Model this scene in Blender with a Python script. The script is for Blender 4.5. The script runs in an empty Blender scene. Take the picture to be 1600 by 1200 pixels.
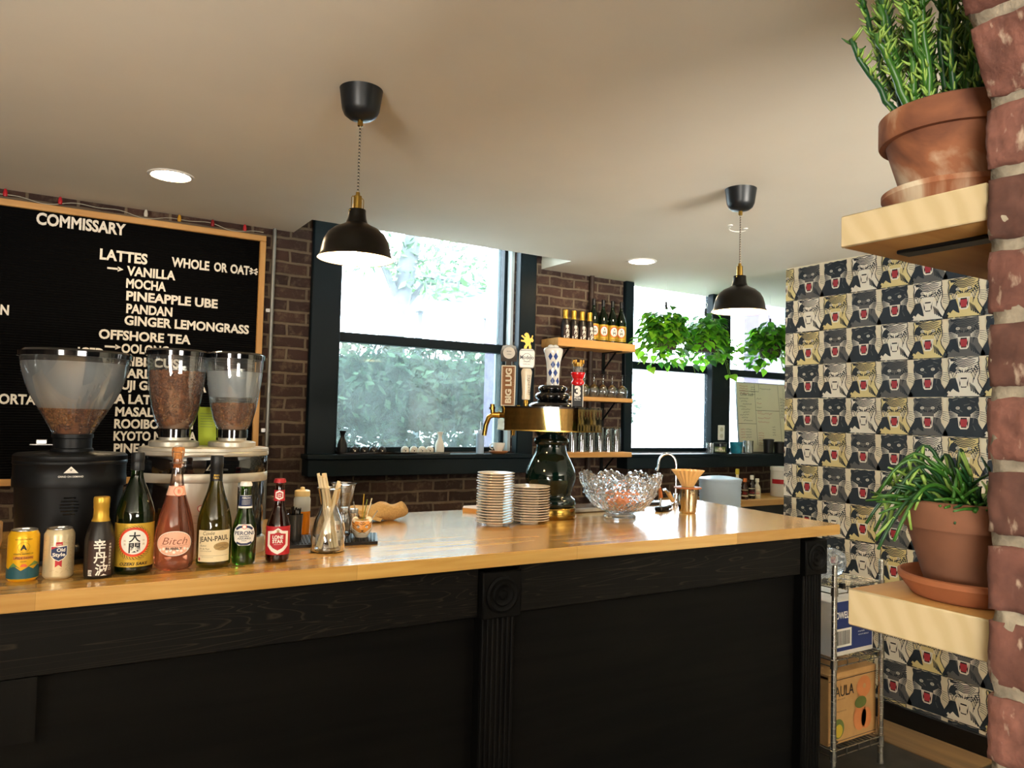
import bpy, bmesh, math, random
from mathutils import Vector, Matrix, noise
PI = math.pi
SC = bpy.context.scene
COL = SC.collection
def R(d): return math.radians(d)
# ------------------------------------------------------------------ camera
cam = bpy.data.cameras.new('camera'); cam_o = bpy.data.objects.new('camera', cam); COL.objects.link(cam_o)
yaw, pit, rol = R(31.5796), R(2.4399), R(1.4794)
_F = Vector((math.sin(yaw)*math.cos(pit), math.cos(yaw)*math.cos(pit), math.sin(pit)))
_R = Vector((math.cos(yaw), -math.sin(yaw), 0)); _U = _R.cross(_F)
_R2 = _R*math.cos(rol) + _U*math.sin(rol); _U2 = -_R*math.sin(rol) + _U*math.cos(rol)
cam_o.matrix_world = Matrix(((_R2.x, _U2.x, -_F.x, 0), (_R2.y, _U2.y, -_F.y, 0), (_R2.z, _U2.z, -_F.z, 1.61), (0, 0, 0, 1)))
cam.sensor_width = 36; cam.lens = 1183.08/1600*36; cam.clip_start = .02; cam.clip_end = 200
SC.camera = cam_o
# ------------------------------------------------------------------ world, added fill lights, exposure
SC.view_settings.view_transform = 'Standard'; SC.view_settings.look = 'None'
SC.view_settings.gamma = 1; SC.view_settings.use_curve_mapping = False
SC.view_settings.exposure = 1.0
W = bpy.data.worlds.new('overcast_sky'); SC.world = W; W.use_nodes = True
_b = W.node_tree.nodes['Background']; _b.inputs[0].default_value = (.86, .95, 1, 1); _b.inputs[1].default_value = 10.0
SC.cycles.max_bounces = 12; SC.cycles.transparent_max_bounces = 24; SC.cycles.transmission_bounces = 10
SC.cycles.diffuse_bounces = 5; SC.cycles.use_denoising = True; SC.cycles.sample_clamp_indirect = 6
def area_light(name, loc, rot, sx, sy, power, col, spread=180):
    l = bpy.data.lights.new(name, 'AREA'); l.shape = 'RECTANGLE'; l.size = sx; l.size_y = sy; l.energy = power; l.color = col; l.spread = R(spread)
    o = bpy.data.objects.new(name, l); COL.objects.link(o); o.location = loc; o.rotation_euler = rot; return o
# added unseen area lights behind the camera, tilted up to wash the ceiling
area_light('fill_uplight_left', (-3.3, -3.0, 1.35), (0, R(-138), 0), 1.6, 1.8, 260, (1, .95, .86), 150)
area_light('fill_uplight_rear', (1.9, -3.85, 1.5), (R(140), 0, 0), 3.6, 1.6, 560, (1, .95, .86), 105)
# ------------------------------------------------------------------ materials
def lin(h):
    h = h.lstrip('#'); v = [int(h[i:i+2], 16)/255 for i in (0, 2, 4)]
    return tuple(c/12.92 if c <= .04045 else ((c+.055)/1.055)**2.4 for c in v) + (1,)
_M = {}
class NT:
    def __init__(s, name):
        s.m = bpy.data.materials.new(name); s.m.use_nodes = True; s.t = s.m.node_tree; s.t.nodes.clear()
        s.out = s.n('ShaderNodeOutputMaterial')
    def n(s, typ, **kw):
        nd = s.t.nodes.new(typ)
        for k, v in kw.items():
            if k.startswith('i_'):
                key = k[2:].replace('_', ' ')
                nd.inputs[int(key) if key.isdigit() else key].default_value = v
            else: setattr(nd, k, v)
        return nd
    def l(s, a, ao, b, bi): s.t.links.new(a.outputs[ao], b.inputs[bi])
    def coord(s, scale=(1, 1, 1), kind='Object', rot=(0, 0, 0)):
        c = s.n('ShaderNodeTexCoord'); m = s.n('ShaderNodeMapping'); m.inputs['Scale'].default_value = scale; m.inputs['Rotation'].default_value = rot
        s.l(c, kind, m, 'Vector'); return m
    def ramp(s, *pts):
        r = s.n('ShaderNodeValToRGB'); e = r.color_ramp.elements
        while len(e) < len(pts): e.new(.5)
        for k, (p, c) in enumerate(pts): e[k].position = p; e[k].color = lin(c) if isinstance(c, str) else c
        return r
    def bsdf(s, **kw):
        b = s.n('ShaderNodeBsdfPrincipled')
        for k, v in kw.items(): b.inputs[k].default_value = v
        s.l(b, 'BSDF', s.out, 'Surface'); return b
def mat(name, h, rough=.5, metal=0, vary=.08, scale=12, bump=0, stretch=(1, 1, 1), trans=0, ior=1.45, coat=0, spec=.5):
    if name in _M: return _M[name]
    t = NT(name); c = lin(h)
    b = t.bsdf(Roughness=rough, Metallic=metal, IOR=ior); b.inputs['Transmission Weight'].default_value = trans; b.inputs['Coat Weight'].default_value = coat; b.inputs['Specular IOR Level'].default_value = spec
    mp = t.coord(stretch); nz = t.n('ShaderNodeTexNoise', i_Scale=scale, i_Detail=4)
    t.l(mp, 'Vector', nz, 'Vector')
    r = t.ramp((.3, tuple(x*(1-vary) for x in c[:3])+(1,)), (.7, tuple(min(1, x*(1+vary)) for x in c[:3])+(1,)))
    t.l(nz, 'Fac', r, 'Fac'); t.l(r, 'Color', b, 'Base Color')
    if bump:
        bp = t.n('ShaderNodeBump', i_Strength=min(1, bump), i_Distance=.004); t.l(nz, 'Fac', bp, 'Height'); t.l(bp, 'Normal', b, 'Normal')
    _M[name] = t.m; return t.m
def emit(name, h, st):
    if name in _M: return _M[name]
    t = NT(name); e = t.n('ShaderNodeEmission', i_Strength=st); e.inputs['Color'].default_value = lin(h); t.l(e, 'Emission', t.out, 'Surface'); _M[name] = t.m; return t.m
def thin_glass(name, h='#ffffff', gloss=.12, haze=0, hazecol='#dfe8ee', stretch=(1, 1, 1)):
    """thin clear sheet: transparent, with a mirror share and some dust"""
    if name in _M: return _M[name]
    t = NT(name); tr = t.n('ShaderNodeBsdfTransparent'); tr.inputs['Color'].default_value = lin(h)
    gl = t.n('ShaderNodeBsdfGlossy', i_Roughness=.03); fr = t.n('ShaderNodeLayerWeight', i_Blend=.25)
    mm = t.n('ShaderNodeMath', operation='MULTIPLY_ADD'); mm.inputs[1].default_value = .75; mm.inputs[2].default_value = gloss*.35
    t.l(fr, 'Fresnel', mm, 0)
    mx = t.n('ShaderNodeMixShader'); t.l(mm, 'Value', mx, 'Fac'); t.l(tr, 'BSDF', mx, 1); t.l(gl, 'BSDF', mx, 2)
    if haze:
        d = t.n('ShaderNodeBsdfDiffuse'); d.inputs['Color'].default_value = lin(hazecol)
        tl = t.n('ShaderNodeBsdfTranslucent'); tl.inputs['Color'].default_value = lin(hazecol)
        ad = t.n('ShaderNodeMixShader', i_Fac=.5); t.l(d, 'BSDF', ad, 1); t.l(tl, 'BSDF', ad, 2)
        nz = t.n('ShaderNodeTexNoise', i_Scale=30, i_Detail=6); mp = t.coord(stretch); t.l(mp, 'Vector', nz, 'Vector')
        mu = t.n('ShaderNodeMath', operation='MULTIPLY'); mu.inputs[1].default_value = haze*2; t.l(nz, 'Fac', mu, 0)
        m2 = t.n('ShaderNodeMixShader'); t.l(mu, 'Value', m2, 'Fac'); t.l(mx, 'Shader', m2, 1); t.l(ad, 'Shader', m2, 2); mx = m2
    t.l(mx, 'Shader', t.out, 'Surface'); _M[name] = t.m; return t.m
def wood(name, a, b, rough=.4, axis=0, scale=6, planks=None, coat=0, contrast=1, spec=.5):
    """grain runs along axis; planks=(length, width) lays staves in the xy plane"""
    if name in _M: return _M[name]
    t = NT(name); bs = t.bsdf(Roughness=rough); bs.inputs['Coat Weight'].default_value = coat; bs.inputs['Specular IOR Level'].default_value = spec; bs.inputs['Coat Roughness'].default_value = .12
    sc = [scale*5]*3; sc[axis] = scale*.35
    mp = t.coord(tuple(sc)); nz = t.n('ShaderNodeTexNoise', i_Scale=1, i_Detail=8, i_Distortion=.6); t.l(mp, 'Vector', nz, 'Vector')
    r = t.ramp((.5-.22*contrast, b), (.5+.2*contrast, a)); t.l(nz, 'Fac', r, 'Fac'); last = r
    if planks:
        br = t.n('ShaderNodeTexBrick', offset=.37, i_Scale=1, i_Mortar_Size=.0006, i_Brick_Width=planks[0], i_Row_Height=planks[1], i_Bias=0)
        br.inputs['Color1'].default_value = (.62, .55, .5, 1); br.inputs['Color2'].default_value = (1.12, 1.1, 1.05, 1); br.inputs['Mortar'].default_value = (.55, .5, .45, 1)
        m2 = t.coord(); t.l(m2, 'Vector', br, 'Vector')
        mx = t.n('ShaderNodeMix', data_type='RGBA', blend_type='MULTIPLY'); mx.inputs[0].default_value = .85
        t.l(r, 'Color', mx, 6); t.l(br, 'Color', mx, 7)
        t.l(mx, 2, bs, 'Base Color')
    else: t.l(r, 'Color', bs, 'Base Color')
    bp = t.n('ShaderNodeBump', i_Strength=.15, i_Distance=.001); t.l(nz, 'Fac', bp, 'Height'); t.l(bp, 'Normal', bs, 'Normal')
    _M[name] = t.m; return t.m
def brick(name, a, b, mortar, plane='xz', bumps=.8, worn='#8d7a66'):
    if name in _M: return _M[name]
    t = NT(name); bs = t.bsdf(Roughness=.88)
    c = t.n('ShaderNodeTexCoord'); sp = t.n('ShaderNodeSeparateXYZ'); cb = t.n('ShaderNodeCombineXYZ'); t.l(c, 'Object', sp, 0)
    t.l(sp, 'X' if plane[0] == 'x' else 'Y', cb, 0); t.l(sp, 'Z', cb, 1)
    nz0 = t.n('ShaderNodeTexNoise', i_Scale=7, i_Detail=3); t.l(c, 'Object', nz0, 'Vector')
    va = t.n('ShaderNodeVectorMath', operation='MULTIPLY_ADD'); va.inputs[1].default_value = (.022, .022, 0)
    t.l(nz0, 'Color', va, 0); t.l(cb, 0, va, 2)
    br = t.n('ShaderNodeTexBrick', offset=.5, i_Scale=1, i_Mortar_Size=.0085, i_Mortar_Smooth=.3, i_Brick_Width=.205, i_Row_Height=.0677, i_Bias=-.1)
    t.l(va, 0, br, 'Vector'); br.inputs['Color1'].default_value = lin(a); br.inputs['Color2'].default_value = lin(b); br.inputs['Mortar'].default_value = lin(mortar)
    nz = t.n('ShaderNodeTexNoise', i_Scale=22, i_Detail=8, i_Roughness=.65); t.l(c, 'Object', nz, 'Vector')
    r = t.ramp((.52, (0, 0, 0, 1)), (.74, (1, 1, 1, 1))); t.l(nz, 'Fac', r, 'Fac')
    mf = t.n('ShaderNodeMath', operation='MULTIPLY'); mf.inputs[1].default_value = .5; t.l(r, 'Color', mf, 0)
    mx = t.n('ShaderNodeMix', data_type='RGBA'); t.l(mf, 0, mx, 0); t.l(br, 'Color', mx, 6); mx.inputs[7].default_value = lin(worn)
    nd = t.n('ShaderNodeTexNoise', i_Scale=2.5, i_Detail=4); t.l(c, 'Object', nd, 'Vector')
    rd = t.ramp((.3, (.55, .55, .55, 1)), (.7, (1.15, 1.15, 1.15, 1))); t.l(nd, 'Fac', rd, 'Fac')
    m3 = t.n('ShaderNodeMix', data_type='RGBA', blend_type='MULTIPLY'); m3.inputs[0].default_value = 1; t.l(mx, 2, m3, 6); t.l(rd, 'Color', m3, 7)
    t.l(m3, 2, bs, 'Base Color')
    ad = t.n('ShaderNodeMath', operation='MULTIPLY_ADD'); ad.inputs[1].default_value = -1.0; t.l(br, 'Fac', ad, 0); t.l(nz, 'Fac', ad, 2)
    bp = t.n('ShaderNodeBump', i_Strength=bumps, i_Distance=.012); t.l(ad, 0, bp, 'Height'); t.l(bp, 'Normal', bs, 'Normal')
    _M[name] = t.m; return t.m
# ------------------------------------------------------------------ mesh building
class MB:
    """collects shapes for ONE mesh object; mi is the material slot"""
    def __init__(s): s.bm = bmesh.new(); s.mi = 0
    def _new(s, faces, smooth=True):
        for f in faces: f.material_index = s.mi; f.smooth = smooth
    def box(s, x0, x1, y0, y1, z0, z1, bev=0, m=None, seg=1):
        g = bmesh.ops.create_cube(s.bm, size=1); vs = g['verts']
        for v in vs:
            v.co = Vector(((x0+x1)/2+v.co.x*(x1-x0), (y0+y1)/2+v.co.y*(y1-y0), (z0+z1)/2+v.co.z*(z1-z0)))
        fs = set(f for v in vs for f in v.link_faces)
        if bev:
            es = set(e for f in fs for e in f.edges)
            r = bmesh.ops.bevel(s.bm, geom=list(es), offset=bev, segments=seg, affect='EDGES', profile=.5)
            vs = list(set(v for f in r['faces'] for v in f.verts) | set(v for v in vs if v.is_valid)); fs = set(f for v in vs for f in v.link_faces)
        s._new(fs, False)
        if m is not None:
            for v in set(v for f in fs for v in f.verts): v.co = m @ v.co
        return s
    def lathe(s, prof, seg=32, sx=1, sy=1, at=(0, 0, 0), m=None, cap=True, rf=None):
        """prof [(r, z)]; rf(angle, i) scales the radius"""
        rings = []
        for i, (r, z) in enumerate(prof):
            if r < 1e-6: rings.append([s.bm.verts.new((at[0], at[1], at[2]+z))]); continue
            ring = []
            for k in range(seg):
                a = 2*PI*k/seg; q = r*(rf(a, i) if rf else 1)
                ring.append(s.bm.verts.new((at[0]+q*math.cos(a)*sx, at[1]+q*math.sin(a)*sy, at[2]+z)))
            rings.append(ring)
        fs = []
        for A, B in zip(rings, rings[1:]):
            if len(A) == 1 and len(B) == 1: continue
            for k in range(seg):
                k2 = (k+1) % seg
                if len(A) == 1: fs.append(s.bm.faces.new((A[0], B[k2], B[k])))
                elif len(B) == 1: fs.append(s.bm.faces.new((A[k], A[k2], B[0])))
                else: fs.append(s.bm.faces.new((A[k], A[k2], B[k2], B[k])))
        if cap:
            if len(rings[0]) > 1: fs.append(s.bm.faces.new(rings[0][::-1]))
            if len(rings[-1]) > 1: fs.append(s.bm.faces.new(rings[-1]))
        s._new(fs)
        if m is not None:
            for ring in rings:
                for v in ring: v.co = m @ v.co
        return s
    def tube(s, pts, r, seg=8, closed=False, taper=None):
        pts = [Vector(p) for p in pts]; n = len(pts); rings = []; prev = None
        for i, p in enumerate(pts):
            if closed: d = pts[(i+1) % n]-pts[i-1]
            else: d = pts[min(i+1, n-1)]-pts[max(i-1, 0)]
            if d.length < 1e-9: d = Vector((0, 0, 1))
            d.normalize()
            if prev is None:
                u = d.orthogonal().normalized()
            else:
                u = prev-d*prev.dot(d)
                u = u.normalized() if u.length > 1e-6 else d.orthogonal().normalized()
            prev = u; w = d.cross(u); rr = r*(taper[i] if taper else 1) if not callable(r) else r(i/(n-1))
            rings.append([s.bm.verts.new(p+u*(rr*math.cos(2*PI*k/seg))+w*(rr*math.sin(2*PI*k/seg))) for k in range(seg)])
        fs = []
        rr = list(zip(rings, rings[1:]+rings[:1])) if closed else list(zip(rings, rings[1:]))
        for A, B in rr:
            for k in range(seg): fs.append(s.bm.faces.new((A[k], A[(k+1) % seg], B[(k+1) % seg], B[k])))
        if not closed: fs.append(s.bm.faces.new(rings[0][::-1])); fs.append(s.bm.faces.new(rings[-1]))
        s._new(fs); return s
    def prism(s, poly, m, depth):
        """polygon in local xy, extruded along local +z by depth, placed by matrix m"""
        A = [s.bm.verts.new(m @ Vector((x, y, 0))) for x, y in poly]; B = [s.bm.verts.new(m @ Vector((x, y, depth))) for x, y in poly]
        fs = [s.bm.faces.new(A[::-1]), s.bm.faces.new(B)]
        n = len(poly)
        for k in range(n): fs.append(s.bm.faces.new((A[k], A[(k+1) % n], B[(k+1) % n], B[k])))
        s._new(fs, False); return s
    def face(s, pts, smooth=False):
        f = s.bm.faces.new([s.bm.verts.new(p) for p in pts]); s._new([f], smooth); return f
    def ball(s, c, r, sub=2, sc=(1, 1, 1), m=None):
        g = bmesh.ops.create_icosphere(s.bm, subdivisions=sub, radius=1)
        for v in g['verts']:
            p = Vector((v.co.x*r*sc[0], v.co.y*r*sc[1], v.co.z*r*sc[2]))
            if m is not None: p = m @ p
            v.co = p+Vector(c)
        s._new(set(f for v in g['verts'] for f in v.link_faces)); return s
    def grid(s, nx, ny, fn):
        V = [[s.bm.verts.new(fn(i/nx, j/ny)) for j in range(ny+1)] for i in range(nx+1)]
        fs = [s.bm.faces.new((V[i][j], V[i+1][j], V[i+1][j+1], V[i][j+1])) for i in range(nx) for j in range(ny)]
        s._new(fs); return s
    def build(s, name, mats, parent=None, loc=None, rz=0, sharp=.7, fix=True):
        me = bpy.data.meshes.new(name)
        if fix: bmesh.ops.recalc_face_normals(s.bm, faces=s.bm.faces)
        s.bm.to_mesh(me); s.bm.free()
        for m in (mats if isinstance(mats, (list, tuple)) else [mats]): me.materials.append(m)
        if sharp: me.set_sharp_from_angle(angle=sharp)
        o = bpy.data.objects.new(name, me); COL.objects.link(o)
        if parent is not None: o.parent = parent
        if loc is not None: o.location = loc
        o.rotation_euler.z = rz
        return o
def tag(o, label, cat, group=None, kind=None):
    o['label'] = label; o['category'] = cat
    if group: o['group'] = group
    if kind: o['kind'] = kind
    return o
def thing(name, label, cat, loc=(0, 0, 0), rz=0, group=None):
    o = bpy.data.objects.new(name, None); COL.objects.link(o); o.location = loc; o.rotation_euler.z = rz; o.empty_display_size = .02
    return tag(o, label, cat, group)
def struct(name, mb, mats, **k):
    o = mb.build(name, mats, **k); o['kind'] = 'structure'; return o
def dup(root, loc, rz, label=None, group=None):
    def cp(o, par):
        c = o.copy(); COL.objects.link(c); c.parent = par
        for ch in list(o.children): cp(ch, c)
        return c
    r = cp(root, None); r.location = loc; r.rotation_euler.z = rz
    if label: r['label'] = label
    if group: r['group'] = group
    return r
def facing(x, y): return math.atan2(-x, y)
ORD = ['', 'lowest', 'second from the bottom', 'third from the bottom', 'fourth from the bottom', 'fifth from the bottom', 'sixth from the bottom', 'seventh from the bottom', 'eighth from the bottom', 'ninth from the bottom', 'tenth from the bottom']
TOP = ['topmost', 'second from the top', 'third from the top', 'fourth from the top', 'fifth from the top', 'sixth from the top', 'seventh from the top', 'eighth from the top', 'ninth from the top', 'tenth from the top']
# ------------------------------------------------------------------ lettering
_ts = bpy.data.scenes.new('lettering_bench'); _tc = {}
def glyphs(s, bold=0.0):
    """list of filled polygons (2D) of a text, size 1, from Blender's own font"""
    k = (s, bold)
    if k not in _tc:
        c = bpy.data.curves.new('t', 'FONT'); c.body = s; c.size = 1; c.offset = bold; c.resolution_u = 3; c.fill_mode = 'FRONT'
        o = bpy.data.objects.new('t', c); _ts.collection.objects.link(o)
        _ts.view_layers[0].update(); dg = _ts.view_layers[0].depsgraph
        me = o.evaluated_get(dg).to_mesh()
        _tc[k] = [[(me.vertices[i].co.x, me.vertices[i].co.y) for i in p.vertices] for p in me.polygons]
        o.evaluated_get(dg).to_mesh_clear(); bpy.data.objects.remove(o); bpy.data.curves.remove(c)
    return _tc[k]
def text_polys(s, x, y, h=None, w=None, bold=0.0, align='c', rot=0, shear=0):
    """polygons of s: cap height h, width w (either may be None), at x, y (y = foot of the letters)"""
    P = glyphs(s, bold)
    if not P: return []
    xs = [p[0] for q in P for p in q]; x0, x1 = min(xs), max(xs)
    ys = [p[1] for q in P for p in q]; y0, y1 = (0, .73) if s.isascii() else (min(ys), max(ys))
    sy = h/(y1-y0) if h else w/(x1-x0); sx = w/(x1-x0) if w else sy
    ox = {'c': (x0+x1)/2, 'l': x0, 'r': x1}[align]; c, sn = math.cos(rot), math.sin(rot); out = []
    for q in P:
        o2 = []
        for a, b in q:
            u, v = (a-ox)*sx, (b-y0)*sy; u += v*shear
            o2.append((x+u*c-v*sn, y+u*sn+v*c))
        out.append(o2)
    return out
def disc(x, y, rx, ry=None, n=24, a0=0, a1=2*PI):
    ry = ry or rx; full = abs(a1-a0-2*PI) < 1e-6
    return [(x+rx*math.cos(a0+(a1-a0)*k/(n if full else n-1)), y+ry*math.sin(a0+(a1-a0)*k/(n if full else n-1))) for k in range(n)]
def rect(x0, x1, y0, y1): return [(x0, y0), (x1, y0), (x1, y1), (x0, y1)]
def strokes(pts, w0, w1=None):
    """a brush line of changing width as quads"""
    w1 = w0 if w1 is None else w1; out = []; n = len(pts); L = []
    for i, (x, y) in enumerate(pts):
        ax, ay = pts[max(i-1, 0)]; bx, by = pts[min(i+1, n-1)]; d = math.hypot(bx-ax, by-ay) or 1
        w = (w0+(w1-w0)*i/(n-1))/2; L.append(((x-(by-ay)/d*w, y+(bx-ax)/d*w), (x+(by-ay)/d*w, y-(bx-ax)/d*w)))
    for (a, b), (c, d) in zip(L, L[1:]): out.append([a, b, d, c])
    return out
def ring_polys(x, y, r0, r1, n=28, e=1):
    A, B = disc(x, y, r0, r0*e, n), disc(x, y, r1, r1*e, n)
    return [[A[k], B[k], B[(k+1) % n], A[(k+1) % n]] for k in range(n)]
class Print:
    """flat printed layers; wrapped round a surface of revolution or laid on a plane"""
    def __init__(s): s.bm = bmesh.new(); s.lay = s.bm.verts.layers.float.new('lay'); s.mats = []; s.k = 0
    def add(s, m, polys):
        if m not in s.mats: s.mats.append(m)
        s.k += 1
        if polys and not isinstance(polys[0], list): polys = [polys]
        for q in polys:
            if len(q) < 3: continue
            vs = [s.bm.verts.new((x, y, 0)) for x, y in q]
            for v in vs: v[s.lay] = s.k
            try: f = s.bm.faces.new(vs); f.material_index = s.mats.index(m); f.smooth = False
            except ValueError: pass
        return s
    def wrap(s, name, rad, parent, step=.004, off=.00025, base=.0004, sy=1, zstep=None):
        rf = rad if callable(rad) else (lambda z: rad)
        xs = [v.co.x for v in s.bm.verts]; x = math.floor(min(xs)/step)*step
        while x < max(xs):
            bmesh.ops.bisect_plane(s.bm, geom=s.bm.verts[:]+s.bm.edges[:]+s.bm.faces[:], plane_co=(x, 0, 0), plane_no=(1, 0, 0)); x += step
        if zstep:
            zs = [v.co.y for v in s.bm.verts]; z = min(zs)
            while z < max(zs):
                bmesh.ops.bisect_plane(s.bm, geom=s.bm.verts[:]+s.bm.edges[:]+s.bm.faces[:], plane_co=(0, z, 0), plane_no=(0, 1, 0)); z += zstep
        for v in s.bm.verts:
            r0 = rf(v.co.y); r = r0+base+off*v[s.lay]; a = v.co.x/max(r0, .004)
            v.co = Vector((r*math.sin(a), -r*math.cos(a)*sy, v.co.y))
        return s._fin(name, parent)
    def flat(s, name, parent, m, off=.0004, base=0):
        """local x, y on the plane of m; layers rise along its z"""
        for v in s.bm.verts: v.co = m @ Vector((v.co.x, v.co.y, base+off*v[s.lay]))
        return s._fin(name, parent)
    def _fin(s, name, parent):
        me = bpy.data.meshes.new(name); s.bm.to_mesh(me); s.bm.free()
        for m in s.mats: me.materials.append(m)
        o = bpy.data.objects.new(name, me); COL.objects.link(o); o.parent = parent; return o
def frame(o, x, y):
    """matrix with origin o, columns x, y, x cross y"""
    x, y = Vector(x).normalized(), Vector(y).normalized(); z = x.cross(y); o = Vector(o)
    return Matrix(((x.x, y.x, z.x, o.x), (x.y, y.y, z.y, o.y), (x.z, y.z, z.z, o.z), (0, 0, 0, 1)))
FRONT = lambda x, y, z: frame((x, y, z), (1, 0, 0), (0, 0, 1))      # a plane that looks towards -y
# ------------------------------------------------------------------ palette
BLK = mat('black_paint', '#141a1e', .45, vary=.15)
TRIMC = mat('dark_teal_paint', '#0a181e', .42, vary=.12, scale=5, spec=.2)
CREAM = mat('cream_print', '#e9dfc4', .7, vary=.03)
NAVY = mat('navy_print', '#222b34', .7, vary=.1)
GREYP = mat('grey_print', '#5d5d5c', .7, vary=.08)
YELP = mat('straw_print', '#d9c98e', .7, vary=.05)
WHTP = mat('white_print', '#e8e2d2', .7, vary=.03)
REDP = mat('red_print', '#a5303a', .65, vary=.06)
INK = mat('black_ink', '#0c0c0d', .5, vary=.05)
WHITE = mat('white_plastic', '#f2f0ea', .4, vary=.02)
PINE = wood('pine', '#d9a865', '#c08a48', .5, 0, 5)
PINEV = wood('pine_upright', '#d9a865', '#c08a48', .5, 2, 5)
BUTCH = wood('butcher_block', '#dcb468', '#c4954a', .26, 0, 7, planks=(.75, .042), coat=.8)
BLKWOOD = wood('black_stained_wood', '#0b0a08', '#030303', .6, 0, 4, contrast=.6, spec=.12)
BLKWOODV = wood('black_stained_wood_upright', '#0b0a08', '#030303', .55, 2, 4, contrast=.6, spec=.15)
BRASS = mat('brass', '#a3843f', .22, 1, vary=.05)
BRASSM = mat('mirror_brass', '#94824f', .05, 1, vary=.03)
CHROME = mat('chrome', '#c9cdd2', .12, 1, vary=.03)
STEEL = mat('brushed_steel', '#b6b4b0', .28, 1, vary=.05)
SILVER = mat('satin_silver', '#bdb8aa', .38, .6, vary=.03)
BLKPL = mat('black_plastic', '#101214', .42, vary=.1)
BLKGL = mat('black_gloss', '#07090b', .08, vary=.1, coat=.6)
BLKMET = mat('black_metal', '#0d0f11', .4, .4, vary=.1)
GLASS = mat('clear_glass', '#ffffff', .02, trans=1, ior=1.45, vary=0)
TERRA = mat('terracotta', '#9a5c38', .8, vary=.18, scale=14, bump=.3)
TERRAP = mat('terracotta_dull', '#7f543d', .85, vary=.2, scale=12, bump=.3)
TERRAD = mat('terracotta_dark', '#8c5334', .8, vary=.15, scale=18, bump=.3)
SOIL = mat('potting_soil', '#20160f', .95, vary=.4, scale=90, bump=1)
LEAF = [mat('leaf_bright', '#5f9a2a', .4, vary=.25, scale=25), mat('leaf_mid', '#3d7a22', .4, vary=.25, scale=25), mat('leaf_dark', '#1f4d1b', .45, vary=.3, scale=25)]
for _l in LEAF:
    _l.node_tree.nodes['Principled BSDF'].inputs['Transmission Weight'].default_value = 0
    _l.node_tree.nodes['Principled BSDF'].inputs['Subsurface Weight'].default_value = 0
BRK = brick('old_brick', '#35211b', '#4c3328', '#6f604e', worn='#85745e')
BRKR = brick('old_brick_side', '#432a21', '#5e3f30', '#85745d', 'yz')
CEIL = mat('white_ceiling_paint', '#e6e1d2', .8, vary=.02, scale=3)
FLOOR = mat('worn_dark_floor', '#2a2620', .55, vary=.5, scale=9, bump=.2)
FLOORW = wood('floor_plank', '#8a6d48', '#5e4730', .5, 1, 3)
# ------------------------------------------------------------------ setting
WY = 4.2                       # room face of the window wall
CZ = 2.60                      # ceiling
b = MB(); b.box(-4.2, 5.9, -4.2, 4.6, -.12, 0); struct('floor', b, FLOOR)
b = MB(); b.box(3.72, 3.985, 1.93, 2.9, .0005, .006); b.box(-3.9, 2.6, -3.8, 1.2, .0005, .006); struct('trim_1', b, FLOORW)
b = MB()                       # ceiling with a slot in front of the large window
NX0, NX1, NY = 1.132, 2.79, 3.86
for x0, x1, y0, y1 in ((-4.2, 5.9, -4.2, NY), (-4.2, NX0, NY, 4.22), (NX1, 5.9, NY, 4.295)): b.box(x0, x1, y0, y1, CZ, CZ+.06)
b.box(NX0-.05, NX0-.002, NY-.04, 4.24, CZ+.03, 3.05); b.box(NX1+.002, NX1+.05, NY-.04, 4.24, CZ+.03, 3.05); b.box(NX0-.04, NX1+.04, NY-.05, NY-.002, CZ+.03, 3.05); b.box(NX0-.06, NX1+.06, NY-.06, 4.24, 3.05, 3.1)
struct('ceiling', b, CEIL)
b = MB()                       # brick window wall with openings
W1 = (1.405, 2.61, 1.375, 2.98); W2 = (3.575, 4.53, 1.37, 2.95); W3 = (4.574, 5.5, 1.37, 2.95)
TOPZ = 3.1; YB = 4.37
b.box(-4.2, W1[0], WY, YB, 0, TOPZ); b.box(W1[0], W1[1], WY, YB, 0, W1[2]); b.box(W1[0], W1[1], WY, YB, W1[3], TOPZ)
b.box(W1[1], W2[0], WY, YB, 0, TOPZ); b.box(W2[0], W3[1], WY, YB, 0, W2[2]); b.box(W2[0], W3[1], WY, YB, W2[3], TOPZ); b.box(W3[1], 5.9, WY, YB, 0, TOPZ); b.box(W2[1], W3[0], WY+.02, YB, W2[2], 2.95)
struct('wall_back', b, BRK)
b = MB(); b.box(5.6, 5.75, -4.2, 4.55, 0, TOPZ); struct('wall_right', b, CEIL)
b = MB(); b.box(-4.1, -3.95, -4.2, 4.55, 0, TOPZ); struct('wall_left', b, BRKR)
b = MB(); b.box(-4.1, 5.75, -4.15, -4.0, 0, TOPZ); struct('wall_front', b, BRK)
GLZ = thin_glass('window_pane', '#f4fbff', .1, .015)
SCRN = thin_glass('dusty_screened_pane', '#c3d0d2', .1, .085, '#c9d6d6', (.3, 1, .3))
EXTP = mat('mauve_exterior_paint', '#8d7a94', .8, vary=.1)
PALE = mat('pale_reveal_paint', '#b9c4c6', .6, vary=.05)
def window(n, x0, x1, z0, z1, rail, low, yg=4.33, left=None):
    """sash window: frame and rails round two panes, with its pale reveal"""
    f = MB(); w = .045
    f.box(x0, x0+w*.6, yg-.03, yg+.03, z0, z1, .004); f.box(x1-w, x1, yg-.03, yg+.03, z0, z1, .004)
    f.box(x0, x1, yg-.03, yg+.03, z0, z0+.03, .004); f.box(x0, x1, yg-.03, yg+.03, z1-.05, z1, .004)
    f.box(x0, x1, yg-.05, yg+.03, rail-.028, rail+.028, .004)
    fr = struct(f'window_{n}', f, TRIMC)
    g = MB(); g.box(x0+.02, x1-.03, yg+.002, yg+.006, rail+.02, z1-.03); g.build('upper_pane', GLZ, fr)
    g = MB(); g.box(x0+.02, x1-.03, yg-.008, yg-.004, z0+.02, rail-.02); g.build('lower_pane', low, fr)
    return fr
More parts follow.
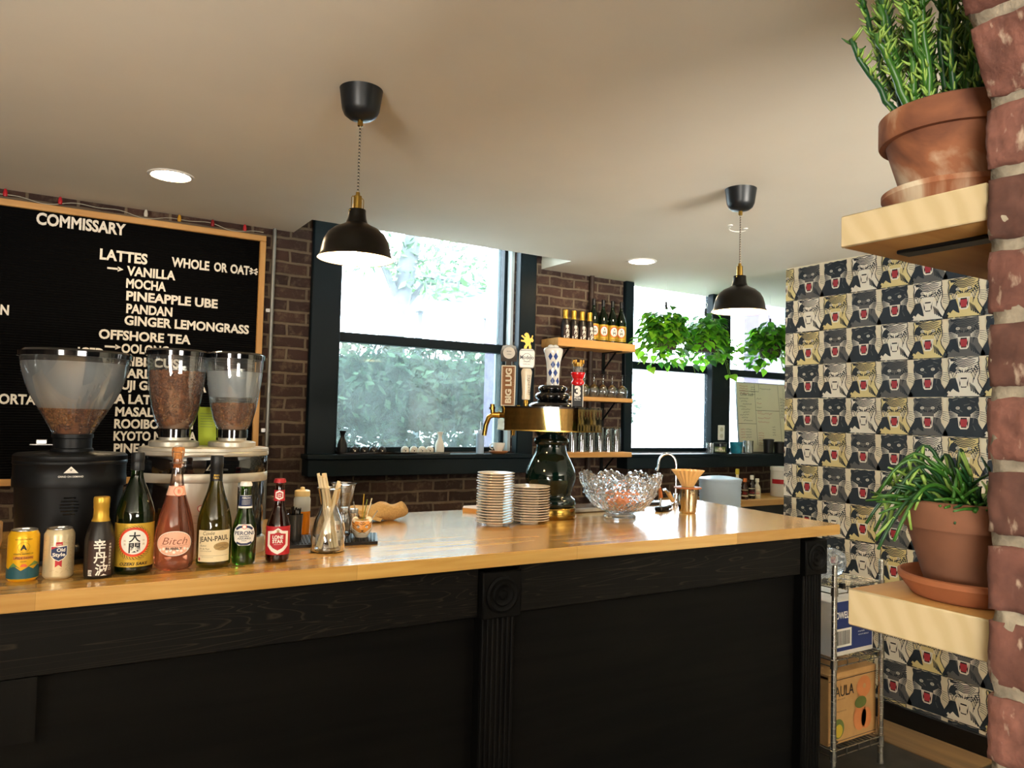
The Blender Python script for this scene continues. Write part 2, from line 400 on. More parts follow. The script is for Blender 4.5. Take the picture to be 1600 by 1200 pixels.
window(1, W1[0], W1[1], W1[2], W1[3], 2.05, SCRN)
window(2, W2[0], W2[1], W2[2], W2[3], 2.012, GLZ)
window(3, W3[0], W3[1], W3[2], W3[3], 2.008, GLZ)
b = MB()                       # dark casing round window 1
b.box(1.237, W1[0]+.003, 4.165, 4.23, 1.36, 2.98, .006); b.box(W1[1]-.003, 2.733, 4.165, 4.23, 1.36, 2.98, .006)
struct('trim_2', b, TRIMC)
b = MB()                       # pale jamb strips of window 1
b.box(2.555, 2.64, 4.372, 4.392, 1.38, 2.95); b.box(2.585, 2.609, 4.245, 4.30, 1.38, 2.95, .003); struct('trim_3', b, PALE)
b = MB(); b.box(1.218, 2.677, 4.075, 4.33, 1.345, 1.372, .004); b.box(1.225, 2.672, 4.085, 4.2, 1.252, 1.345, .003); struct('trim_4', b, TRIMC)
b = MB()                       # casing and sill of the two right windows
b.box(3.50, W2[0]+.003, 4.165, 4.23, 1.36, CZ, .006); b.box(4.374, W3[0]+.003, 4.165, 4.225, 1.36, CZ, .006)
b.box(3.47, 5.6, 4.085, 4.2, 1.262, 1.345, .003); b.box(3.46, 5.6, 4.075, 4.33, 1.345, 1.366, .004)
struct('trim_5', b, TRIMC)
b = MB(); b.box(4.500, 4.527, 4.24, 4.295, 1.38, 2.59, .003); struct('trim_6', b, PALE)
# tiger papered partition
TX, TY1, TY0 = 4.012, 3.2, .36
b = MB(); b.box(TX+.002, TX+.12, TY0, TY1, 0, CZ); wl = struct('wall_papered', b, [CREAM, NAVY, GREYP, YELP, WHTP, REDP, INK])
def tiger_paper():
    rnd = random.Random(4); P = Print(); pw, ph = .1868, .2062; seqn = 'gkwy'; off = [0, 2, 3, 1]
    base = {'g': GREYP, 'k': NAVY, 'w': WHTP, 'y': YELP}
    sil = [(.02, .0), (.0, .06), (.07, .22), (.15, .36), (.17, .47), (.14, .6), (.13, .72), (.15, .84), (.13, .92), (.14, .97), (.24, .96), (.33, .985), (.43, .97), (.55, .99), (.66, .97), (.74, .98), (.84, .99), (.85, .9), (.83, .83), (.86, .7), (.86, .57), (.82, .45), (.84, .34), (.92, .2), (1.0, .06), (.98, .0)]
    def put(m, polys, cx, cz):
        if polys and not isinstance(polys[0], list): polys = [polys]
        q2 = []
        for q in polys: q2.append([((cx+.5+(x-.5)*1.14)*pw, cz+y*ph) for x, y in q])
        P.add(m, q2)
    rows = int(CZ/ph)+1; cols = int((TY1-TY0)/pw)+1
    # print layer by layer over the whole wall so that the sheet stays thin
    heads = []
    for r in range(rows):
        for c in range(-1, cols):
            heads.append((c+.42, CZ-.005-(r+1)*ph, seqn[(c+off[r % 4]) % 4]))
    L = [[] for _ in range(9)]
    for cx, cz, k in heads:
        dark = k in 'gk'; body = base[k]; s = lambda a, w0, w1=None: strokes(a, w0*1.75, (w0 if w1 is None else w1)*1.6)
        L[0].append((body, [sil], cx, cz))
        a = []
        if k != 'k':       # black left cheek and shoulder shadow
            a += [[(.02, .0), (.0, .06), (.07, .22), (.15, .36), (.17, .47), (.3, .5), (.36, .3), (.4, .12), (.3, .05), (.2, .13), (.12, .06)],
                  [(.15, .6), (.15, .72), (.2, .82), (.26, .86), (.36, .78), (.33, .66), (.24, .6)], [(.17, .985), (.26, .95), (.4, .96), (.3, .9), (.19, .9)]]
        dk = NAVY
        if k in 'wy': a += strokes(sil+sil[:1], .022)
        L[1].append((dk, a, cx, cz)) if a else None
        a = []
        for j in range(5):   # brow stripes
            y = .935-.042*j; a += s([(.24+.02*j, y-.03), (.36, y+.012), (.5, y-.022), (.64, y+.012), (.78-.02*j, y-.03)], .018, .01)
        for sx in (-1, 1):   # cheek and neck stripes
            for j in range(4):
                x = .5+sx*(.30-.03*j); a += s([(x-.04*sx, .76-.05*j), (x+.02*sx, .68-.07*j), (x, .58-.08*j)], .022, .006)
        for j in range(5): a += s([(.86, .86-.055*j), (.78, .83-.055*j), (.72, .80-.05*j)], .012, .005)
        for j in range(5): a += s([(.88-.05*j, .02+.03*j), (.80-.035*j, .14+.03*j), (.74-.03*j, .27+.025*j)], .016, .005)
        for j in range(6):   # nose fan
            t = (j-2.5)*.05; a += s([(.5+t*.8, .60), (.5+t*1.7, .70-abs(t)*.4)], .014, .004)
        a += s([(.3, .7), (.4, .665), (.47, .62)], .03, .012)+s([(.7, .7), (.6, .665), (.53, .62)], .03, .012)
        if k == 'k': L[2].append((GREYP, [q for i, q in enumerate(a) if i % 7 == 0], cx, cz))
        else: L[2].append((NAVY, a, cx, cz))
        mz = {'g': GREYP, 'k': NAVY, 'w': WHTP, 'y': YELP}[k]
        L[3].append((mz, [[(.33, .52), (.38, .6), (.5, .575), (.62, .6), (.67, .52), (.6, .46), (.5, .5), (.4, .46)]], cx, cz))
        a = [disc(.36, .715, .048, .040, 12), disc(.63, .715, .048, .040, 12)]; L[4].append((WHTP, a, cx, cz))
        L[5].append((INK, [q for ex in (.36, .63) for q in ring_polys(ex, .715, .024, .033, 12)]+[disc(.36, .715, .012, .012, 8), disc(.63, .715, .012, .012, 8)], cx, cz))
        L[4].append((WHTP, [[(.355, .5), (.645, .5), (.615, .24), (.575, .19), (.425, .19), (.385, .24)]], cx, cz))
        red = REDP if k != 'w' else WHTP
        L[5].append((INK, [[(.385, .475), (.615, .475), (.595, .26), (.56, .225), (.44, .225), (.405, .26)]], cx, cz))
        L[6].append((red, [[(.415, .44), (.585, .44), (.57, .28), (.545, .25), (.455, .25), (.43, .28)]], cx, cz))
        L[6].append((WHTP, [[(.385, .48), (.43, .48), (.41, .36)], [(.57, .48), (.615, .48), (.59, .36)], [(.405, .23), (.44, .23), (.425, .31)], [(.56, .23), (.595, .23), (.575, .31)]], cx, cz))
        a = []; a2 = []
        for j in range(5):   # whiskers
            dz = (j-2)*.04
            a += s([(.36, .52+dz*.4), (.2, .55+dz), (.1, .5+dz*1.3)], .008, .004)+s([(.66, .52+dz*.4), (.78, .56+dz), (.86, .53+dz*1.2)], .008, .004)
            a2 += s([(.87, .53+dz*1.2), (.98, .5+dz*1.4), (1.06, .46+dz*1.6)], .007, .003)
        L[6].append((WHTP if k in 'gk' else CREAM, a, cx, cz)); L[3].append((NAVY, a2, cx, cz))
        if k != 'k':         # paw
            L[6].append((mz, s([(.22, .17), (.3, .1), (.42, .04)], .05, .06)+s([(.12, .13), (.2, .07), (.3, .02)], .035, .05), cx, cz))
    for i, lay in enumerate(L):
        for it in lay:
            if it: P.k = i; put(*it)
    # trim what runs over the edges of the wall
    for co, no in (((0, 0, 0), (-1, 0, 0)), ((TY1-TY0, 0, 0), (1, 0, 0)), ((0, .10, 0), (0, -1, 0)), ((0, CZ-.002, 0), (0, 1, 0))):
        bmesh.ops.bisect_plane(P.bm, geom=P.bm.verts[:]+P.bm.edges[:]+P.bm.faces[:], plane_co=co, plane_no=no, clear_outer=True)
    return P.flat('wallpaper', wl, frame((TX, TY1, 0), (0, -1, 0), (0, 0, 1)), off=.00025)
wp = tiger_paper(); wp['kind'] = 'structure'
b = MB(); b.box(TX-.018, TX+.002, TY0, TY1+.005, 0, .10, .003); struct('baseboard_right', b, mat('black_baseboard', '#0b0b0c', .4))
# ------------------------------------------------------------------ near brick pier on the right
def brick_pier():
    NB = [mat('near_brick', '#664238', .9, vary=.3, scale=40, bump=1), mat('near_brick_brown', '#54372e', .9, vary=.35, scale=35, bump=1), mat('near_brick_red', '#6e483d', .9, vary=.3, scale=50, bump=1)]
    MORT = mat('old_mortar', '#8a8170', .95, vary=.35, scale=60, bump=1)
    for m in NB:           # lime wash flecks on the brick faces
        t = m.node_tree; bs = t.nodes['Principled BSDF']; lk = bs.inputs['Base Color'].links[0]; src = lk.from_socket
        tc = t.nodes.new('ShaderNodeTexCoord'); n2 = t.nodes.new('ShaderNodeTexNoise'); n2.inputs['Scale'].default_value = 75; n2.inputs['Detail'].default_value = 5; mpn = t.nodes.new('ShaderNodeMapping'); mpn.inputs['Scale'].default_value = (1, 1, .5)
        t.links.new(tc.outputs['Object'], mpn.inputs[0]); t.links.new(mpn.outputs[0], n2.inputs['Vector'])
        rp = t.nodes.new('ShaderNodeValToRGB'); rp.color_ramp.elements[0].position = .60; rp.color_ramp.elements[1].position = .72; t.links.new(n2.outputs['Fac'], rp.inputs[0])
        mu = t.nodes.new('ShaderNodeMath'); mu.operation = 'MULTIPLY'; mu.inputs[1].default_value = .75; t.links.new(rp.outputs[0], mu.inputs[0])
        mx = t.nodes.new('ShaderNodeMix'); mx.data_type = 'RGBA'; t.links.new(mu.outputs[0], mx.inputs[0]); t.links.new(src, mx.inputs[6]); mx.inputs[7].default_value = lin('#b9a792'); t.links.new(mx.outputs[2], bs.inputs['Base Color'])
    rnd = random.Random(7); b = MB(); y1, y0 = .368, .06; x0 = .741
    def rough(n0, amp, sc):
        b.bm.verts.ensure_lookup_table()
        for v in b.bm.verts[n0:]:
            d = noise.noise_vector(v.co*sc)*amp + noise.noise_vector(v.co*sc*3.1)*amp*.5
            v.co += d
    zj = 1.61-.372; z = zj-.0677*18; k = 0
    b.mi = 3; n0 = len(b.bm.verts)
    # mortar body as a dense box
    def dense(xa, xb, ya, yb, za, zb, res):
        nx, ny, nz = max(1, int((xb-xa)/res)), max(1, int((yb-ya)/res)), max(1, int((zb-za)/res))
        b.grid(ny, nz, lambda u, v: Vector((xa, ya+(yb-ya)*u, za+(zb-za)*v)))
        b.grid(nx, nz, lambda u, v: Vector((xa+(xb-xa)*u, yb, za+(zb-za)*v)))
        b.grid(nx, nz, lambda u, v: Vector((xa+(xb-xa)*u, ya, za+(zb-za)*v)))
        b.grid(nx, ny, lambda u, v: Vector((xa+(xb-xa)*u, ya+(yb-ya)*v, zb)))
        b.grid(nx, ny, lambda u, v: Vector((xa+(xb-xa)*u, ya+(yb-ya)*v, za)))
    dense(x0+.004, x0+.10, y0+.002, y1-.004, 0, CZ, .012); rough(n0, .004, 60)
    while z < CZ-.01:
        zc = z+.0338; vis = 1.0 < zc < CZ
        xo = x0+rnd.uniform(-.0015, .002)
        segs = [(y1-.1, y1), (y0, y1-.11)] if k % 2 else [(y1-.203, y1), (y0, y1-.213)]
        for (ya, yb) in segs:
            b.mi = rnd.choice((0, 0, 1, 2)); n0 = len(b.bm.verts)
            dense(xo, xo+.098, ya, yb, z+.0038, z+.0639, .0055 if vis and yb == y1 else .05)
            b.bm.verts.ensure_lookup_table()
            if vis and yb == y1:
                for v in b.bm.verts[n0:]:       # worn rounded edges
                    ex = min(v.co.x-xo, .014)/.014; ey = min(yb-v.co.y, .014)/.014; ez = min(v.co.z-z-.0038, z+.0639-v.co.z, .011)/.011
                    w = sum((1-max(0, e))**2 for e in (ex, ey, ez))
                    if w > 1: c = Vector((xo+.03, min(v.co.y, yb-.03), zc)); v.co += (c-v.co)*min(.07, .045*(w-.8))
                rough(n0, .0022, 55)
        z += .0677; k += 1
    bmesh.ops.remove_doubles(b.bm, verts=b.bm.verts, dist=.0004)
    for v in b.bm.verts:       # the upper courses lean out
        if v.co.z > 1.925 and v.co.x < x0+.06: v.co.x -= min(.16, v.co.z-1.925)*.6
    struct('wall_pier', b, NB+[MORT], sharp=None, fix=True)
    b = MB(); b.box(x0+.095, 1.95, y0, y1-.006, 0, CZ); struct('wall_partition', b, BRK)
brick_pier()
# ------------------------------------------------------------------ outside the windows
PAVE = mat('pale_pavement', '#b9b6ae', .9, vary=.08)
b = MB(); b.box(-25, 40, 4.6, 60, -.3, -.05); o = b.build('pavement', PAVE); tag(o, 'pale pavement outside beyond the windows', 'pavement', kind='structure')
def leaf_cloud(mb, c, rad, n, size, rnd, mats=3):
    for k in range(n):
        while True:
            p = Vector((rnd.uniform(-1, 1), rnd.uniform(-1, 1), rnd.uniform(-1, 1)))
            if .25 < p.length < 1: break
        p = Vector((p.x*rad[0], p.y*rad[1], p.z*rad[2]))+Vector(c)
        u = Vector((rnd.uniform(-1, 1), rnd.uniform(-1, 1), rnd.uniform(-1, 1))).normalized(); v = u.orthogonal().normalized(); s = size*rnd.uniform(.6, 1.3)
        mb.mi = rnd.randrange(mats); mb.face([p-u*s, p+v*s*.4, p+u*s, p-v*s*.4])
rnd = random.Random(3)
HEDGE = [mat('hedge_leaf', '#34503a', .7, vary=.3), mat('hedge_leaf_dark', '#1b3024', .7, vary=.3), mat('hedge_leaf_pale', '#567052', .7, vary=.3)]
h = thing('hedge', 'clipped green hedge outside behind the dusty lower pane of the large window', 'hedge', (3.2, 6.6, 0))
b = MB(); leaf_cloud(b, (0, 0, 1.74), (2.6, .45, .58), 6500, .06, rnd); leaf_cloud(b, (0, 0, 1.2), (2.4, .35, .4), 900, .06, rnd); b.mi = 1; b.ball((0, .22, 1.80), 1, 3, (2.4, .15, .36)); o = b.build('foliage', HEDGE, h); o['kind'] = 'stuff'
b = MB(); 
for k in range(14): b.tube([(-2.1+k*.32, 0, -.05), (-2.1+k*.32+rnd.uniform(-.1, .1), rnd.uniform(-.1, .1), 1.1)], .02, 5)
b.build('stem', mat('hedge_stem', '#4a3a2c', .9), h)
TRL = [mat('street_tree_leaf', '#4f7a45', .6, vary=.25), mat('street_tree_leaf_pale', '#6d985c', .6, vary=.2), mat('street_tree_leaf_dark', '#34583a', .6, vary=.25)]
t = thing('street_tree', 'leafy street tree outside seen in the upper pane of the large window', 'tree', (3.34, 8.0, -.05))
b = MB(); b.tube([(0, 0, 0), (.03, 0, 1.4), (-.02, 0, 2.6), (.25, .1, 3.8), (.5, .2, 5)], lambda u: .17-.09*u, 10); b.tube([(.0, 0, 3.0), (-.3, -.1, 3.5), (-.8, -.3, 4.0)], lambda u: .05-.03*u, 8); b.tube([(.05, 0, 2.8), (.4, .1, 3.2), (.9, .2, 3.3)], lambda u: .045-.03*u, 8)
b.build('trunk', mat('tree_bark', '#63666a', .9, vary=.2, bump=.5), t)
b = MB(); leaf_cloud(b, (.55, 0, 3.35), (.75, .6, .36), 520, .07, rnd); leaf_cloud(b, (-.6, .1, 3.55), (.55, .5, .4), 330, .07, rnd); leaf_cloud(b, (.2, 0, 4.3), (1.3, 1.0, .5), 700, .09, rnd)
o = b.build('crown', TRL, t); o['kind'] = 'stuff'
b = MB(); b.box(5.9, 7.6, 13, 13.4, 3.55, 4.15); b.box(5.9, 7.6, 13, 13.5, 4.2, 4.28); t = thing('canopy', 'grey flat canopy on posts across the street behind the tree', 'canopy'); b.build('roof', mat('grey_canopy', '#4d5257', .6), t)
for x in (6.0, 7.5): b = MB(); b.box(x-.05, x+.05, 13.15, 13.25, -.06, 3.6); b.build('post', mat('grey_canopy', '#4d5257'), t)
b = MB(); b.box(2.60, 3.02, 4.45, 4.6, -.1, 3.4); o = b.build('pilaster', EXTP); tag(o, 'mauve painted pilaster outside at the right edge of the large window', 'pilaster')
b = MB(); b.box(6.35, 7.0, 5.4, 5.6, -.1, 3.4); o = b.build('pilaster', EXTP); tag(o, 'mauve painted pilaster outside the far right window', 'pilaster')
# ------------------------------------------------------------------ letter board on the wall
def letter_board():
    BX0, BX1, BZ0, BZ1 = -.95, .977, 1.231, 2.549
    t = thing('letter_board', 'large black felt letter board menu in a pale wood frame on the brick wall', 'letter board', (0, 4.2, 0))
    felt = NT('black_grooved_felt'); bs = felt.bsdf(Roughness=.9); bs.inputs['Specular IOR Level'].default_value = .1; bs.inputs['Base Color'].default_value = lin('#060607')
    c = felt.coord(); w = felt.n('ShaderNodeTexWave', wave_type='BANDS', bands_direction='Z', i_Scale=26); felt.l(c, 'Vector', w, 'Vector')
    bp = felt.n('ShaderNodeBump', i_Strength=.9, i_Distance=.004); felt.l(w, 'Fac', bp, 'Height'); felt.l(bp, 'Normal', bs, 'Normal')
    b = MB(); b.box(BX0+.02, BX1-.02, -.026, -.002, BZ0+.02, BZ1-.02); b.build('felt_panel', felt.m, t)
    fw = .032
    for z in (BZ0, BZ1-fw): b = MB(); b.box(BX0, BX1, -.042, 0, z, z+fw, .003); b.build('frame_rail', PINE, t)
    for x in (BX0, BX1-fw): b = MB(); b.box(x, x+fw, -.042, 0, BZ0+fw, BZ1-fw, .003); b.build('frame_stile', PINEV, t)
    rows = [('COMMISSARY', -.075, .300, 2.454, .056), ('LATTES', .193, .403, 2.323, .052), ('WHOLE', .514, .695, 2.328, .048), ('OR', .718, .785, 2.329, .047), ('OAT', .800, .897, 2.329, .047), ('VANILLA', .313, .535, 2.259, .046), ('MOCHA', .313, .493, 2.197, .046), ('PINEAPPLE UBE', .316, .744, 2.135, .046), ('PANDAN', .319, .528, 2.072, .046), ('GINGER LEMONGRASS', .313, .907, 2.013, .046), ('OFFSHORE TEA', .205, .620, 1.937, .046), ('OOLONG', .306, .519, 1.874, .045), ('N', -.195, -.162, 2.016, .046), ('ICED', .120, .231, 1.843, .046), ('HIBISCUS', .308, .571, 1.811, .045), ('EARL GREY', .310, .604, 1.752, .045), ('UJI GENMAICHA', .313, .706, 1.694, .045), ('CORTADO', -.221, .042, 1.608, .046), ('TEA LATTES', .225, .539, 1.624, .046), ('MASALA CHAI', .292, .642, 1.562, .045), ('ROOIBOS CHAI', .290, .649, 1.503, .045), ('KYOTO MATCHA', .290, .667, 1.443, .045), ('PINEAPPLE OAT', .293, .688, 1.383, .045)]
    LT = mat('ivory_letter', '#efe9dc', .45, vary=.02)
    def raised(polys, name, lab):
        q = MB(); M = FRONT(0, -.026, 0)
        for p in polys:
            if len(p) >= 3: q.face([M @ Vector((x, y, .004)) for x, y in p])
        bmesh.ops.remove_doubles(q.bm, verts=q.bm.verts, dist=1e-6)
        ex = [e for e in q.bm.edges if len(e.link_faces) == 1]
        r = bmesh.ops.extrude_edge_only(q.bm, edges=ex)
        for v in r['geom']:
            if isinstance(v, bmesh.types.BMVert): v.co.y += .0035
        o = q.build(name, LT, t, sharp=.5); o['label'] = lab
    for s, x0, x1, z, h in rows: raised(text_polys(s, x0, z, h, x1-x0, .034, 'l'), 'lettering', 'ivory letters reading '+s)
    for x, z in ((.227, 2.283), (.233, 1.899), (.225, 1.836)):
        raised([rect(x, x+.052, z-.0045, z+.0045), [(x+.046, z-.013), (x+.071, z), (x+.046, z+.013)]], 'arrow_sign', 'ivory arrow pointing right')
    raised(strokes([(.902, 2.366), (.936, 2.334)], .009)+strokes([(.902, 2.334), (.936, 2.366)], .009)+strokes([(.897, 2.35), (.941, 2.35)], .009), 'asterisk_sign', 'ivory asterisk after OAT')
letter_board()
# string of small coloured lights along the top of the board
t = thing('string_light', 'thin wire of small coloured bulbs along the top of the letter board', 'string light', (0, 4.16, 2.549))
b = MB(); pts = []
for k in range(60):
    u = k/59; pts.append((-.4+1.36*u, .0, .016+.010*math.sin(u*19)+.006*math.sin(u*41)))
b.tube(pts, .0018, 5); b.build('wire', mat('pale_wire', '#b9b6a6', .5), t)
for x, h in ((-.2, '#b5202c'), (.017, '#c22a34'), (.385, '#e8e2d2'), (.54, '#d9a032'), (.70, '#8c2328'), (.862, '#c8313a')):
    b = MB(); b.lathe([(0, -.004), (.008, -.002), (.010, .010), (.008, .022), (.005, .032), (0, .034)], 12, at=(x, 0, .012)); b.build('bulb', mat('bulb_'+h[1:], h, .25), t)
# conduits
t = thing('conduit', 'thin grey metal conduit pipe up the brick wall right of the letter board', 'pipe', (1.025, 4.183, 0))
b = MB(); b.tube([(0, 0, 1.0), (0, 0, CZ)], .0105, 12); b.build('pipe', mat('galvanised_pipe', '#8d8e8a', .4, .7, vary=.1), t)
for z in (1.5, 2.15):
    b = MB(); b.box(-.034, .012, -.004, .016, z-.012, z+.012, .003); b.build('pipe_clamp', STEEL, t)
t = thing('conduit', 'brown painted conduit pipe up the brick wall behind the bottle shelf', 'pipe', (3.2, 4.178, 0))
b = MB(); b.tube([(0, 0, 1.05), (0, 0, CZ)], .017, 12); b.build('pipe', mat('brown_pipe', '#3a2a20', .6, vary=.1), t)
# ------------------------------------------------------------------ lamps
WARM = emit('warm_bulb', '#ffcf8c', 220); DIFF = emit('downlight_diffuser', '#ffdfb0', 60)
def pendant(x, y, label):
    t = thing('pendant_lamp', label, 'pendant lamp', (x, y, CZ), .3, 'pendant lamps over the bar')
    b = MB(); b.lathe([(.066, 0), (.065, -.004), (.057, -.062), (.050, -.078), (.036, -.089), (.012, -.094), (0, -.095)], 40, cap=True); b.build('canopy', mat('lamp_black', '#14181b', .38, vary=.05), t)
    b = MB(); b.lathe([(0, -.093), (.0085, -.093), (.0085, -.112), (.006, -.113), (0, -.113)], 16); b.build('cord_grip', BRASS, t)
    cd = NT('twisted_cord') if 'twisted_cord' not in _M else None
    if cd:
        bs = cd.bsdf(Roughness=.8); c = cd.coord(); w = cd.n('ShaderNodeTexWave', wave_type='BANDS', bands_direction='DIAGONAL', i_Scale=60); cd.l(c, 'Vector', w, 'Vector'); r = cd.ramp((.45, '#15120f'), (.6, '#a89a86')); cd.l(w, 'Fac', r, 'Fac'); cd.l(r, 'Color', bs, 'Base Color'); _M['twisted_cord'] = cd.m
    b = MB(); b.tube([(0, 0, -.11), (0, 0, -.325)], .0032, 8); b.build('cord', _M['twisted_cord'], t)
    b = MB(); b.lathe([(0, -.318), (.006, -.318), (.007, -.328), (.0125, -.330), (.0135, -.372), (0, -.372)], 20); b.build('socket', BRASS, t)
    b = MB()
    for s in (-1, 1):
        b.tube([(s*.006, 0, -.333), (s*.020, 0, -.334), (s*.0225, 0, -.339), (s*.0225, 0, -.378)], .0014, 6)
        b.ball((s*.0265, 0, -.378), .0035, 1)
    b.build('bracket', BRASS, t)
    prof = [(.0255, -.372), (.0265, -.374), (.0265, -.384), (.0285, -.400), (.033, -.414), (.045, -.4215), (.066, -.431), (.085, -.447), (.097, -.468), (.103, -.490), (.107, -.512), (.1125, -.521), (.115, -.524)]
    b = MB(); b.lathe(prof, 56, cap=False); i0 = len(b.bm.faces); b.mi = 1
    b.lathe([(.1135, -.524), (.111, -.520), (.1055, -.511), (.1015, -.490), (.0955, -.469), (.084, -.449), (.065, -.4335), (.04, -.424), (0, -.420)], 56, cap=False)
    b.mi = 0; b.lathe([(.115, -.524), (.1155, -.5255), (.1135, -.524)], 56, cap=False)
    b.build('shade', [mat('lamp_shade_black', '#17140f', .28, .55, vary=.05), mat('lamp_shade_white', '#f4efe2', .5, vary=.02)], t, fix=False)
    b = MB(); b.lathe([(0, -.424), (.013, -.424), (.014, -.440), (.026, -.462), (.029, -.477), (.025, -.492), (.013, -.501), (0, -.503)], 20); b.build('bulb', WARM, t)
    return t
pendant(.785, 2.206, 'black pendant lamp with brass fittings hanging nearer, in front of the large window')
pendant(2.479, 2.214, 'black pendant lamp with brass fittings hanging farther, in front of the hanging plants')
def downlight(x, y, label):
    t = thing('downlight', label, 'ceiling light', (x, y, CZ), 0, 'recessed ceiling downlights')
    b = MB(); b.lathe([(.074, -.001), (.080, -.006), (.091, -.004), (.093, 0)], 40, cap=False); b.build('trim_ring', WHITE, t)
    b = MB(); b.lathe([(0, -.0035), (.074, -.0035), (.074, -.001), (0, -.001)], 40); b.build('diffuser', DIFF, t)
downlight(.413, 3.496, 'round recessed ceiling downlight above the letter board')
downlight(3.135, 3.587, 'round recessed ceiling downlight above the bottle shelf')
t = thing('ceiling_hook', 'small white wire hook on the ceiling behind the farther pendant lamp', 'hook', (2.95, 2.65, CZ))
b = MB(); b.tube([(.055*math.cos(a), .03*math.sin(a), -.012-.006*math.sin(a)) for a in [k*PI/9 for k in range(10)]], .0022, 6); b.build('wire', WHITE, t)
for x in (.055, -.055): b = MB(); b.lathe([(0, 0), (.012, 0), (.012, -.004), (0, -.006)], 12, at=(x, 0, 0)); b.build('plate', WHITE, t)
# ------------------------------------------------------------------ the bar
CT = 1.19                        # counter top height
t = thing('bar_worktop', 'thick butcher block bar top along the whole counter', 'counter top', (0, 0, CT))
b = MB(); M = Matrix.Identity(4)
P = [(-1.6, 2.012), (2.875, 2.004), (2.985, 2.99), (-1.6, 2.99)]
b.prism(P, Matrix.Translation((0, 0, -.042)), .042); bmesh.ops.bevel(b.bm, geom=b.bm.edges[:], offset=.003, segments=2, affect='EDGES')
b.build('worktop', BUTCH, t)
t = thing('bar_counter', 'black stained wooden bar counter with fluted pilasters below the worktop', 'bar counter')
b = MB(); b.box(-1.55, 2.84, 2.11, 2.9, 0, CT-.042); b.build('body', BLKWOOD, t)
PX0, PX1 = 1.17, 1.315
WORN = NT('worn_black_wood'); _bs = WORN.bsdf(Roughness=.6); _bs.inputs['Specular IOR Level'].default_value = .15; _c = WORN.coord((.8, 3, 14)); _n = WORN.n('ShaderNodeTexNoise', i_Scale=1.3, i_Detail=2, i_Distortion=1.0); WORN.l(_c, 'Vector', _n, 'Vector'); _m = WORN.n('ShaderNodeMath', operation='MULTIPLY'); _m.inputs[1].default_value = 13; WORN.l(_n, 'Fac', _m, 0); _f = WORN.n('ShaderNodeMath', operation='FRACT'); WORN.l(_m, 0, _f, 0); _r = WORN.ramp((.80, '#090807'), (.95, '#2b251d'), (1.0, '#0c0a08')); WORN.l(_f, 0, _r, 'Fac'); WORN.l(_r, 'Color', _bs, 'Base Color'); WORN = WORN.m
b = MB(); b.box(-1.55, PX0-.002, 2.066, 2.12, .985, CT-.044, .003); b.build('apron', WORN, t)
b = MB(); b.box(PX1+.002, 2.70, 2.066, 2.12, .985, CT-.044, .003); b.build('apron', WORN, t)
b = MB(); b.box(-1.55, 2.84, 2.075, 2.12, 0, .12, .003); b.build('kick_board', BLKWOOD, t)
b = MB(); M = FRONT(0, 2.11, 0)   # mitred stile hanging from the apron at the left
b.prism([(-.30, .985), (.012, .985), (.012, .84), (-.30, .84)], M, .045); b.build('stile', BLKWOODV, t)
def pilaster(x0, x1, zt):
    p = MB(); w = x1-x0; n = 7
    p.box(x0, x1, 2.07, 2.12, .12, zt-.13)
    for k in range(n): p.lathe([(0, .14), (.006, .14), (.006, zt-.15), (0, zt-.15)], 10, at=(x0+w*(k+.5)/n, 2.07, 0))
    o = p.build('pilaster', BLKWOODV, t)
    q = MB(); q.box(x0-.008, x1+.008, 2.045, 2.12, zt-.145, zt, .004)
    q.build('rosette_block', BLKWOOD, t)
    q = MB(); m = frame(((x0+x1)/2, 2.045, zt-.0725), (1, 0, 0), (0, 0, 1))
    q.lathe([(.058, -.001), (.058, .004), (.05, .007), (.044, .003), (.036, .003), (.032, .008), (.024, .003), (.016, .003), (.012, .009), (0, .011)], 36, m=m); q.build('rosette', BLKWOOD, o).location = (0, 0, 0)
pilaster(PX0+.01, PX1-.01, 1.125); pilaster(2.715, 2.84, 1.125)
# back worktop below the right windows
t = thing('back_shelf', 'wooden back shelf under the right hand window sill', 'shelf', (0, 0, 0))
b = MB(); b.box(3.85, 5.55, 3.82, 4.18, .995, 1.04, .003); b.build('board', PINE, t)
b = MB(); b.box(3.9, 5.5, 3.95, 4.19, .0, .994); b.build('cabinet', BLKPL, t)
# ------------------------------------------------------------------ wall shelves
def bracket(x, z, parent, d=.2, hgt=.17, front=-1):
    b = MB(); b.box(x-.013, x+.013, -d, 0, z-.006, z); b.box(x-.013, x+.013, -.007, 0, z-hgt, z)
    b.tube([(x, -d*.72, z-.005), (x, -.006, z-hgt*.72)], .007, 6); return b.build('bracket', BLKMET, parent)
def wall_shelf(label, x0, x1, z, th, yf, brs):
    t = thing('wall_shelf', label, 'shelf', (0, WY, 0), 0, 'wooden shelves on the brick wall')
    b = MB(); b.box(x0, x1, yf-WY, -.003, z-th, z, .003); b.build('board', PINE, t)
    for x in brs: bracket(x, z-th, t, .19)
wall_shelf('pale wood wall shelf holding the sake bottles, topmost of three', 2.80, 3.455, 2.128, .055, 4.0, (2.93, 3.33))
wall_shelf('pale wood wall shelf holding upturned wine glasses, middle of three', 2.80, 3.44, 1.752, .028, 4.0, (2.93, 3.33))
wall_shelf('pale wood wall shelf holding tumblers, lowest of three', 2.80, 3.44, 1.385, .034, 4.0, (2.93, 3.33))
